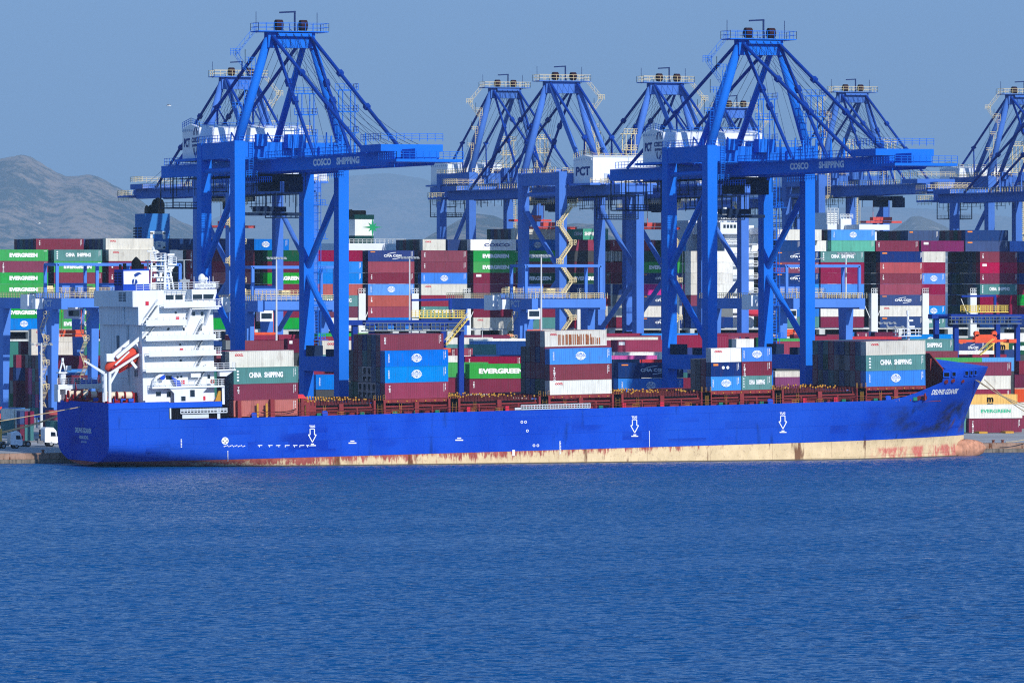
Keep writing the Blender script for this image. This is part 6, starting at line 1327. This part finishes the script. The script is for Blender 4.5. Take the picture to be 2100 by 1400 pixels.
# ------------------------------------------------------------------ yard gantries
def gantry(label, px, zt, Y0, Y1, wd, blue, number=None, frame=True, cab=True, pct=True):
    """rail-mounted gantry: two girders along Y, end ties along X, sloped legs, rope frame, cab, cream rails"""
    Xc = on_y(px, 600, Y0).x; root = thing("yard_gantry", label, "gantry crane", (Xc, Y0, ZQ), "yard gantries"); Z = zt - ZQ; D = Y1 - Y0
    for s in (0, 1):
        u = s * wd; m = MB(); m.box(u - .7, u + .7, -9, D + 6, Z - 2.4, Z); g = m.build("girder", blue, root)
        if s == 0 and pct: t = MB(); put_text(t, "PCT", (u - .75, 4, Z - 1.9), (0, -1, 0), FZ, 6.0, 1.5, .03); t.build("girder_lettering", flat("pale_lettering", (170, 190, 220)), g)
        for y in (0, D):
            m = MB(); m.hexa([(u - .55, y - 1.0, .8), (u + .55, y - 1.0, .8), (u + .55, y + 1.0, .8), (u - .55, y + 1.0, .8)], [(u - .9, y - 2.2, Z - 2.4), (u + .9, y - 2.2, Z - 2.4), (u + .9, y + 2.2, Z - 2.4), (u - .9, y + 2.2, Z - 2.4)])
            lg = m.build("leg", blue, root)
            if s == 0 and y == 0 and number: t = MB(); put_text(t, number[0], (-.62, -1.35, number[1] - ZQ), FX, FZ, 1.7, 1.7, .05); t.build("leg_number", WHITE, lg)
    for y in (-8.4, D + 5.4): m = MB(); m.box(.7, wd - .7, y - .6, y + .6, Z - 2.0, Z - .1); m.build("end_tie", blue, root)
    m = MB(); m.box(-1.2, wd + 1.2, -.8, .8, .2, .9); m.box(-1.2, wd + 1.2, D - .8, D + .8, .2, .9); m.build("sill_beam", blue, root)
    m = MB()
    for s in (0, 1): m.rail([(s * wd - 1.1, -9, Z), (s * wd - 1.1, D + 6, Z)], 1.15, 1.3, .09, 2); m.rail([(s * wd + 1.1, -9, Z), (s * wd + 1.1, D + 6, Z)], 1.15, 1.3, .09, 2)
    m.rail([(0, -9.2, Z), (wd, -9.2, Z)], 1.2, 1.1, .09, 2)
    for k in range(4):
        a, b = ((-1.6, -.5, Z - 4 - k * 5.2) , (-1.6, 2.8, Z - 6.6 - k * 5.2)); m.ladder(a, b, .9, .45, .1, (1, 0, 0)); m.ladder(b, (-1.6, -.5, Z - 9.2 - k * 5.2), .9, .45, .1, (1, 0, 0)); m.rail([(-2.2, -.7, Z - 4 - k * 5.2), (-1.0, -.7, Z - 4 - k * 5.2)], 1.1, .5, .1, 1)
    m.build("gantry_railing", CREAM, root)
    m = MB(); yc = D * .38; m.box(-.4, wd + .4, yc - 3, yc + 3, Z + .1, Z + 1.0); m.box(wd * .35, wd * .65, yc - 1.5, yc + 2, Z + 1, Z + 3.2); m.build("hoist_trolley", blue, root)
    m = MB(); m.rail([(0, yc - 3, Z + 1.0), (wd, yc - 3, Z + 1.0)], 1.2, .9, .1, 2); m.box(wd * .12, wd * .22, yc - 2, yc, Z + 1, Z + 2.6); m.box(wd * .7, wd * .82, yc - 2, yc, Z + 1, Z + 2.2); m.build("trolley_gear", CREAM, root)
    if frame:
        m = MB(); zf = Z + 7.2; yf0 = -4
        for a, b in (((-.2, yf0, Z), (-.2, yf0, zf)), ((wd + 1.5, yf0, Z), (wd + 1.5, yf0, zf)), ((-.2, yf0, zf), (wd + 1.5, yf0, zf)), ((-.2, yf0 + 9, Z), (-.2, yf0 + 9, zf)), ((wd + 1.5, yf0 + 9, Z), (wd + 1.5, yf0 + 9, zf)), ((-.2, yf0 + 9, zf), (wd + 1.5, yf0 + 9, zf)), ((-.2, yf0, zf), (-.2, yf0 + 9, zf)), ((wd + 1.5, yf0, zf), (wd + 1.5, yf0 + 9, zf))): m.bar(a, b, .62)
        m.build("rope_frame", blue, root)
    if cab:
        m = MB(); m.box(-2.8, -.85, D * .35 - 3.5, D * .35 + 2, Z - 2.6, Z + .7); m.new().box(-2.6, -.8, D * .35 - 9, D * .35 - 6.5, Z - 2.4, Z - .2); m.each("electrical_house", paint("house_white", (232, 236, 240)), root)
        m = MB(); m.box(wd * .4, wd * .4 + 3, yc - 2.4, yc + .4, Z - 4.6, Z - 2.2); m.build("operator_cab", paint("house_white", (232, 236, 240)), root); m = MB(); m.box(wd * .4 + .3, wd * .4 + 2.7, yc - 2.46, yc - 2.41, Z - 4.0, Z - 2.8); m.build("cab_window", GLS, root)
    m = MB(); ys = yc; m.box(wd * .5 - 6, wd * .5 + 6, ys - .8, ys + .8, Z - 8.5, Z - 8.0); m.box(wd * .5 - 2.5, wd * .5 + 2.5, ys - 1, ys + 1, Z - 7.9, Z - 7)
    for u in (-2.2, 2.2): m.bar((wd * .5 + u, ys, Z - 7), (wd * .5 + u, ys, Z - .2), .1)
    m.build("spreader", paint("spreader_orange", (224, 92, 60)), root)
    return root
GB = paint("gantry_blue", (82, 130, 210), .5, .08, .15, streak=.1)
gantry("blue yard gantry numbered at its leg, left edge of the yard", 108, 29.8, 214, 252, 17, GB, ("01", on_y(108, 699, 214).z))
gantry("blue yard gantry between the left one and the ship's funnel", 190, 29.8, 216, 254, 17, GB, None)
gantry("blue yard gantry seen through the first bright crane's legs", 508, 29.2, 205, 243, 17, GB, None)
gantry("blue yard gantry with number three beside the zigzag stairs", 1067, 29.6, 205, 243, 16, GB, ("03", on_y(1067, 699, 205).z))
gantry("blue yard gantry behind the second bright crane's legs", 1600, 29.6, 200, 238, 16, GB, None)
def low_gantry(label, pxl, pxr, Y, ztop, seed, fa=.35, ks=1.0):
    """darker portal crane close behind the ship: truss, yellow platform and stairs, orange spreader"""
    X0 = on_y(pxl, 700, Y).x; X1 = on_y(pxr, 700, Y).x; root = thing("portal_crane", label, "gantry crane", (X0, Y, ZQ), "yard gantries"); Wd = X1 - X0; Z = ztop - ZQ
    DB = paint("portal_dark_blue", (30, 58, 140), .5, .08, .2); Yw = flat("portal_yellow", (232, 204, 96))
    for u in (0, Wd):
        for y in (0, 10): m = MB(); m.box(u - .5, u + .5, y - .5, y + .5, .2, Z - .4); m.build("leg", DB, root)
    m = MB(); m.box(-1.5, Wd + 1.5, -.9, 1, Z - .4, Z + .6); m.box(-1.5, Wd + 1.5, 9, 11, Z - .4, Z + .6); m.build("girder", DB, root)
    m = MB(); m.box(-2.5, Wd, -2.2, -1.0, Z - 1.5, Z - 1.3)
    for k in range(int(Wd / .9)): x = -2 + k * .9; m.bar((x, -2.1, Z - 1.4), (x, -2.1, Z + .1), .1); 
    m.bar((-2.5, -2.1, Z + .1), (Wd, -2.1, Z + .1), .12); m.bar((-2.5, -2.1, Z - .6), (Wd, -2.1, Z - .6), .1); m.build("cable_truss", flat("truss_grey", (110, 120, 126)), root)
    m = MB()
    for k in range(5): x = .5 + k * Wd / 5; m.box(x, x + Wd / 9, -1.9, -1.2, Z - 1.25, Z - .05)
    m.build("control_panel", flat("panel_blue", (40, 70, 130)), root)
    m = MB(); a = Wd * fa; m.box(a, a + 9.5, -1.6, 2.5, Z + 1.0, Z + 1.2); m.rail([(a, -1.6, Z + 1.2), (a + 9.5, -1.6, Z + 1.2), (a + 9.5, 2.5, Z + 1.2)], 1.3, .8, .11, 2); m.rail([(a, 2.5, Z + 1.2), (a + 9.5, 2.5, Z + 1.2)], 1.3, .8, .11, 2); m.bar((a + 4, -1.6, Z + 1.2), (a + 4, 1, Z - .2), .2); m.build("yellow_platform", Yw, root)
    m = MB()
    xs_ = a + 9.5 * (1 if seed == 1 else .2); dx_ = (-4.6 if seed == 1 else 3.4) * ks; z1_, z2_ = (Z + 1.0, Z - 4.2) if seed == 1 else (Z - 5.6, Z - 8.2)
    for d in (0, .9): m.bar((xs_, -2.6 - d, z1_ if seed == 1 else z2_), (xs_ + dx_, -2.6 - d, z2_ if seed == 1 else z1_), .16); m.bar((xs_, -2.6 - d, (z1_ if seed == 1 else z2_) + 1), (xs_ + dx_, -2.6 - d, (z2_ if seed == 1 else z1_) + 1), .09)
    for i in range(9): f_ = (i + .5) / 9; zz_ = (z1_ + (z2_ - z1_) * f_) if seed == 1 else (z2_ + (z1_ - z2_) * f_); x = xs_ + dx_ * f_; m.box(x - .2, x + .2, -3.5, -2.6, zz_ - .04, zz_ + .04)
    m.build("yellow_stair", Yw, root)
    m = MB(); c = Wd * .5; m.box(c - 6, c + 6, .4, 1.2, Z - 5.4, Z - 4.9); m.box(c - 2.6, c + 2.6, .2, 1.6, Z - 5.6, Z - 4.4)
    for s in (-1, 1): m.box(c + s * 6 - .9, c + s * 6 + .9, -.6, 2.2, Z - 5.6, Z - 4.8); m.lathe((c + s * 2.1, .3, Z - 3.6), [(.6, 0), (.6, .8)], 10, 'y')
    m.box(c - 2.4, c + 2.4, .3, 1.2, Z - 4.4, Z - 3.8); m.build("spreader", paint("spreader_orange", (224, 92, 60)), root)
    m = MB(); m.bar((a + 7, 0, Z + .6), (a + 7, 0, Z + 4.6), .5); m.bar((a + 7.2, 0, Z + 4.6), (a - 1, 0, Z + 4.5), .4); m.build("jib", DB, root)
    return root
low_gantry("dark blue portal crane with yellow platform and stairs, left of the rusty stack", 762, 945, 66, on_y(850, 663, 66).z, 1, .5)
low_gantry("dark blue portal crane with orange spreader behind the bow", 1960, 2086, 150, on_y(2020, 650, 150).z, 2, .16)
# ------------------------------------------------------------------ lamp poles
def lamp(label, px, ytop, Y, rad=.22, heads=6, base=False):
    p = on_y(px, ytop, Y); root = thing("lamp_pole", label, "lamp pole", (p.x, Y, ZQ), "lamp poles"); H = p.z - ZQ
    m = MB(); m.tube((0, 0, 0), (0, 0, H), rad * 1.4, 8, rad * .7); m.build("pole", paint("pole_grey", (206, 208, 206), .5, .08), root)
    m = MB(); m.bar((-1.9, 0, H - .3), (1.9, 0, H - .3), .16)
    for i in range(heads): x = -1.9 + 3.8 * i / (heads - 1); m.hexa([(x - .3, -.5, H - .5), (x + .3, -.5, H - .5), (x + .3, .2, H - .2), (x - .3, .2, H - .2)], [(x - .3, -.5, H - .35), (x + .3, -.5, H - .35), (x + .3, .2, H), (x - .3, .2, H)])
    m.build("lamp_head", flat("lamp_grey", (150, 154, 156)), root)
    if base: m = MB(); m.tube((0, 0, 0), (0, 0, 2.4), .5, 10); m.build("black_base", flat("base_black", (30, 26, 28)), root); m = MB(); m.tube((0, 0, 1.2), (0, 0, 1.35), .52, 10); m.build("yellow_band", YEL, root)
lamp("grey lamp pole standing on the quay left of the stern", 85, 703, 112, .24, 4, True)
lamp("white lamp pole in front of the first bright crane's gap", 567, 527, 190); lamp("white lamp pole between the two stacks of the far ship, beside the yellow platform", 840, 526, 230); lamp("white lamp pole in front of the zigzag stairs", 1110, 522, 195); lamp("grey lamp pole over the bow stack", 1735, 518, 200); lamp("thin grey lamp pole just right of the second bright crane", 1669, 528, 205, .17, 3)
lamp("short double headed lamp left of numeral three", 989, 672, 190, .12, 3); lamp("short lamp left of the ship's foremast", 1819, 660, 240, .12, 4); lamp("short lamp between the foremast and its neighbour lamp", 1836, 668, 240, .12, 3)
# ------------------------------------------------------------------ vehicles on the quay
def truck(label, px, py, back_len, scale=1.0, sleeper=True, load=None):
    p = on_z(px, py, ZQ); root = thing("truck", label, "truck", (p.x, p.y, ZQ), "white lorries on the quay"); W_ = 2.5 * scale
    PW = paint("truck_white", (236, 238, 242), .3, .03); TY = flat("tyre_black", (20, 20, 22), .85); HUB = flat("hub_grey", (160, 164, 168), .4, .4); s = scale
    m = MB(); m.prism([(0, 0, .75 * s), (2.15 * s, 0, .55 * s), (2.35 * s, 0, .75 * s), (2.3 * s, 0, 1.7 * s), (2.0 * s, 0, 2.75 * s), (1.5 * s, 0, 3.25 * s), (.2 * s, 0, (3.3 if sleeper else 2.9) * s), (0, 0, 3.0 * s)], (0, W_, 0)); cab_ = m.build("cab", PW, root)
    m = MB(); m.prism([(1.05 * s, -.02, 1.75 * s), (1.95 * s, -.02, 1.75 * s), (1.85 * s, -.02, 2.45 * s), (1.05 * s, -.02, 2.5 * s)], (0, .015, 0)); m.quad((2.33 * s, .2, 1.75 * s), (2.33 * s, W_ - .2, 1.75 * s), (2.03 * s, W_ - .2, 2.75 * s), (2.03 * s, .2, 2.75 * s)); m.build("cab_window", GLS, cab_)
    m = MB(); m.bar((2.2 * s, -.18, 2.4 * s), (2.2 * s, -.18, 1.8 * s), .16, .3); m.box(2.0 * s, 2.42 * s, .02, W_ - .02, .4 * s, .75 * s); m.build("bumper_and_mirror", flat("trim_dark", (40, 42, 46)), cab_)
    m = MB(); m.box(-back_len, .5, .7, 1.0, .75 * s, 1.0 * s); m.box(-back_len, .5, W_ - 1.0, W_ - .7, .75 * s, 1.0 * s); m.box(-1.3, -.3, .05, .6, .5 * s, 1.0 * s); m.box(-1.2, -.9, .4, W_ - .4, 1.0 * s, 1.4 * s); m.build("chassis", flat("chassis_grey", (120, 122, 126)), root)
    for x in (1.15 * s, -back_len + 1.0):
        for y in (0.02, W_ - .32): m = MB(); m.lathe((x, y, .5 * s), [(.5 * s, 0), (.52 * s, .05), (.52 * s, .25), (.5 * s, .3)], 18, 'y'); wh = m.build("wheel", TY, root, smooth=False); m = MB(); m.lathe((x, y - .02, .5 * s), [(.28 * s, 0), (.24 * s, .02), (.1 * s, .05)], 12, 'y'); m.build("wheel_hub", HUB, wh)
    if load:
        m = MB(); m.box(-back_len - 8, -1.6, 0, W_, 1.05 * s, 1.3 * s); m.build("trailer_bed", flat("chassis_grey", (120, 122, 126)), root)
    return root
truck("white lorry tractor without trailer beside the ship's stern", 92, 915.5, 4.3, 1.12)
truck("white lorry carrying red and yellow boxes at the left edge", 22, 919.5, 2.4, 1.0, False, True)
p = on_z(20, 919.5, ZQ); container('tan', 2.9, 2.4, (p.x - 1.5 - 2.9, p.y + .05, ZQ + 1.35), "yellow box on the lorry at the left edge", "boxes on the lorry", ''); container('wine', 6.06, 2.4, (p.x - 1.55 - 2.9 - 6.06, p.y + .04, ZQ + 1.35), "red box on the lorry at the left edge", "boxes on the lorry", 'plate')
rs_ = thing("reach_stacker", "red reach stacker cut by the left edge of the picture", "reach stacker", tuple(on_z(-2, 872, ZQ)))
m = MB(); m.box(-4, .7, 0, 2.6, .8, 2.6); m.box(-3.5, -2, .2, 2.4, 2.6, 4.0); m.bar((-3.5, 1.3, 3.0), (1.0, 1.3, 3.8), .6); m.build("body", paint("stacker_red", (214, 70, 66)), rs_)
for x in (-3.2, .1): m = MB(); m.lathe((x, -.1, .75), [(.75, 0), (.75, .6)], 14, 'y'); m.build("wheel", flat("tyre_black", (20, 20, 22), .85), rs_)
tr = thing("steel_truss", "white steel truss frame standing near the left edge", "truss", tuple(on_z(0, 853, ZQ))); m = MB(); L_ = 4.6
for z in (3.4, 4.9): m.bar((-9, 0, z), (L_, 0, z), .18); m.bar((-9, 2.5, z), (L_, 2.5, z), .18)
for i in range(9): x = -9 + i * 1.7; m.bar((x, 0, 3.4), (x + .85, 0, 4.9), .14); m.bar((x + .85, 0, 4.9), (x + 1.7, 0, 3.4), .14)
for x in (-8, L_): m.bar((x, 0, 0), (x, 0, 4.9), .2); m.bar((x, 2.5, 0), (x, 2.5, 4.9), .2)
m.build("frame", flat("truss_white", (214, 218, 214)), tr); m = MB(); m.box(-9, L_ + 1.4, -.3, 2.8, 3.0, 3.2); m.build("walkway", flat("truss_white2", (220, 222, 220)), tr)
gc = thing("switch_cabinet", "grey switch cabinet with a blue cover beside the lamp pole", "cabinet", tuple(on_z(67, 877, ZQ))); m = MB(); m.box(0, .9, 0, .8, 0, 2.2); m.build("cabinet", flat("cabinet_grey", (150, 158, 164)), gc); m = MB(); m.box(-.2, 1.6, -.1, .9, 2.25, 2.75); m.build("cover", flat("cover_blue", (50, 96, 190)), gc); m = MB(); m.box(.95, 1.15, -.05, .15, 0, 2.6); m.build("post", flat("post_white", (224, 220, 210)), gc)
# bollards along the quay edge
for px in (88, 2037, 2056):
    X = on_y(px, 915, YQ + .8).x; m = MB(); m.lathe((X, YQ + .8, ZQ + .15), [(.28, 0), (.2, .3), (.36, .45), (.3, .6)], 12); tag(m.build("bollard", paint("bollard_rust", (120, 74, 56), .8)), {88: "rusty bollard on the quay edge below the lorries", 2037: "rusty bollard on the quay edge holding the pale rope", 2056: "second rusty bollard at the right edge of the quay"}[px], "bollard", "bollards on the quay edge")
ft = MB()
for i in range(2): X = on_y(2004 + i * 54, 885, 105).x; o = MB().box(X, X + 1.9, 104, 106.4, ZQ, ZQ + .42).build("yellow_skid", YEL); tag(o, ["yellow skid under the left end of the maroon quay container", "yellow skid under the right end of the maroon quay container"][i], "skid", "yellow skids")
# gulls
for px, py, D, lab in ((346, 217, 700, "gull gliding in the sky left of the first bright crane"), (79, 458, 760, "gull flying low before the hill")):
    q = Vector((CAMX, CAMY, 0)) + Vector((cos(PSI), -sin(PSI), 0)) * ((px - 1050) / FPX * D) + Vector((sin(PSI), cos(PSI), 0)) * D; z = HCAM + (YHOR - py) * D / FPX
    m = MB(); vs = []; prof = [(-.32, .01), (-.2, .06), (0, .09), (.16, .075), (.25, .05), (.33, .012)]
    m.lathe((0, 0, 0), [(r_, x_) for x_, r_ in prof], 8, 'x')
    g_ = thing("gull", lab, "bird", (q.x, q.y, z), "gulls"); g_.rotation_euler = (0, 0, 2.6); m.build("body", flat("gull_white", (230, 230, 226)), g_, smooth=True)
    m = MB()
    for s in (-1, 1):
        m.prism([(-.1, s * .06, .03), (.1, s * .06, .03), (.14, s * .32, .17), (-.02, s * .34, .17)], (0, 0, .018)); m.prism([(.14, s * .32, .171), (-.02, s * .34, .171), (-.14, s * .72, .08), (-.08, s * .70, .08)], (0, 0, .014))
    m.build("wing", flat("gull_grey", (150, 154, 158)), g_)
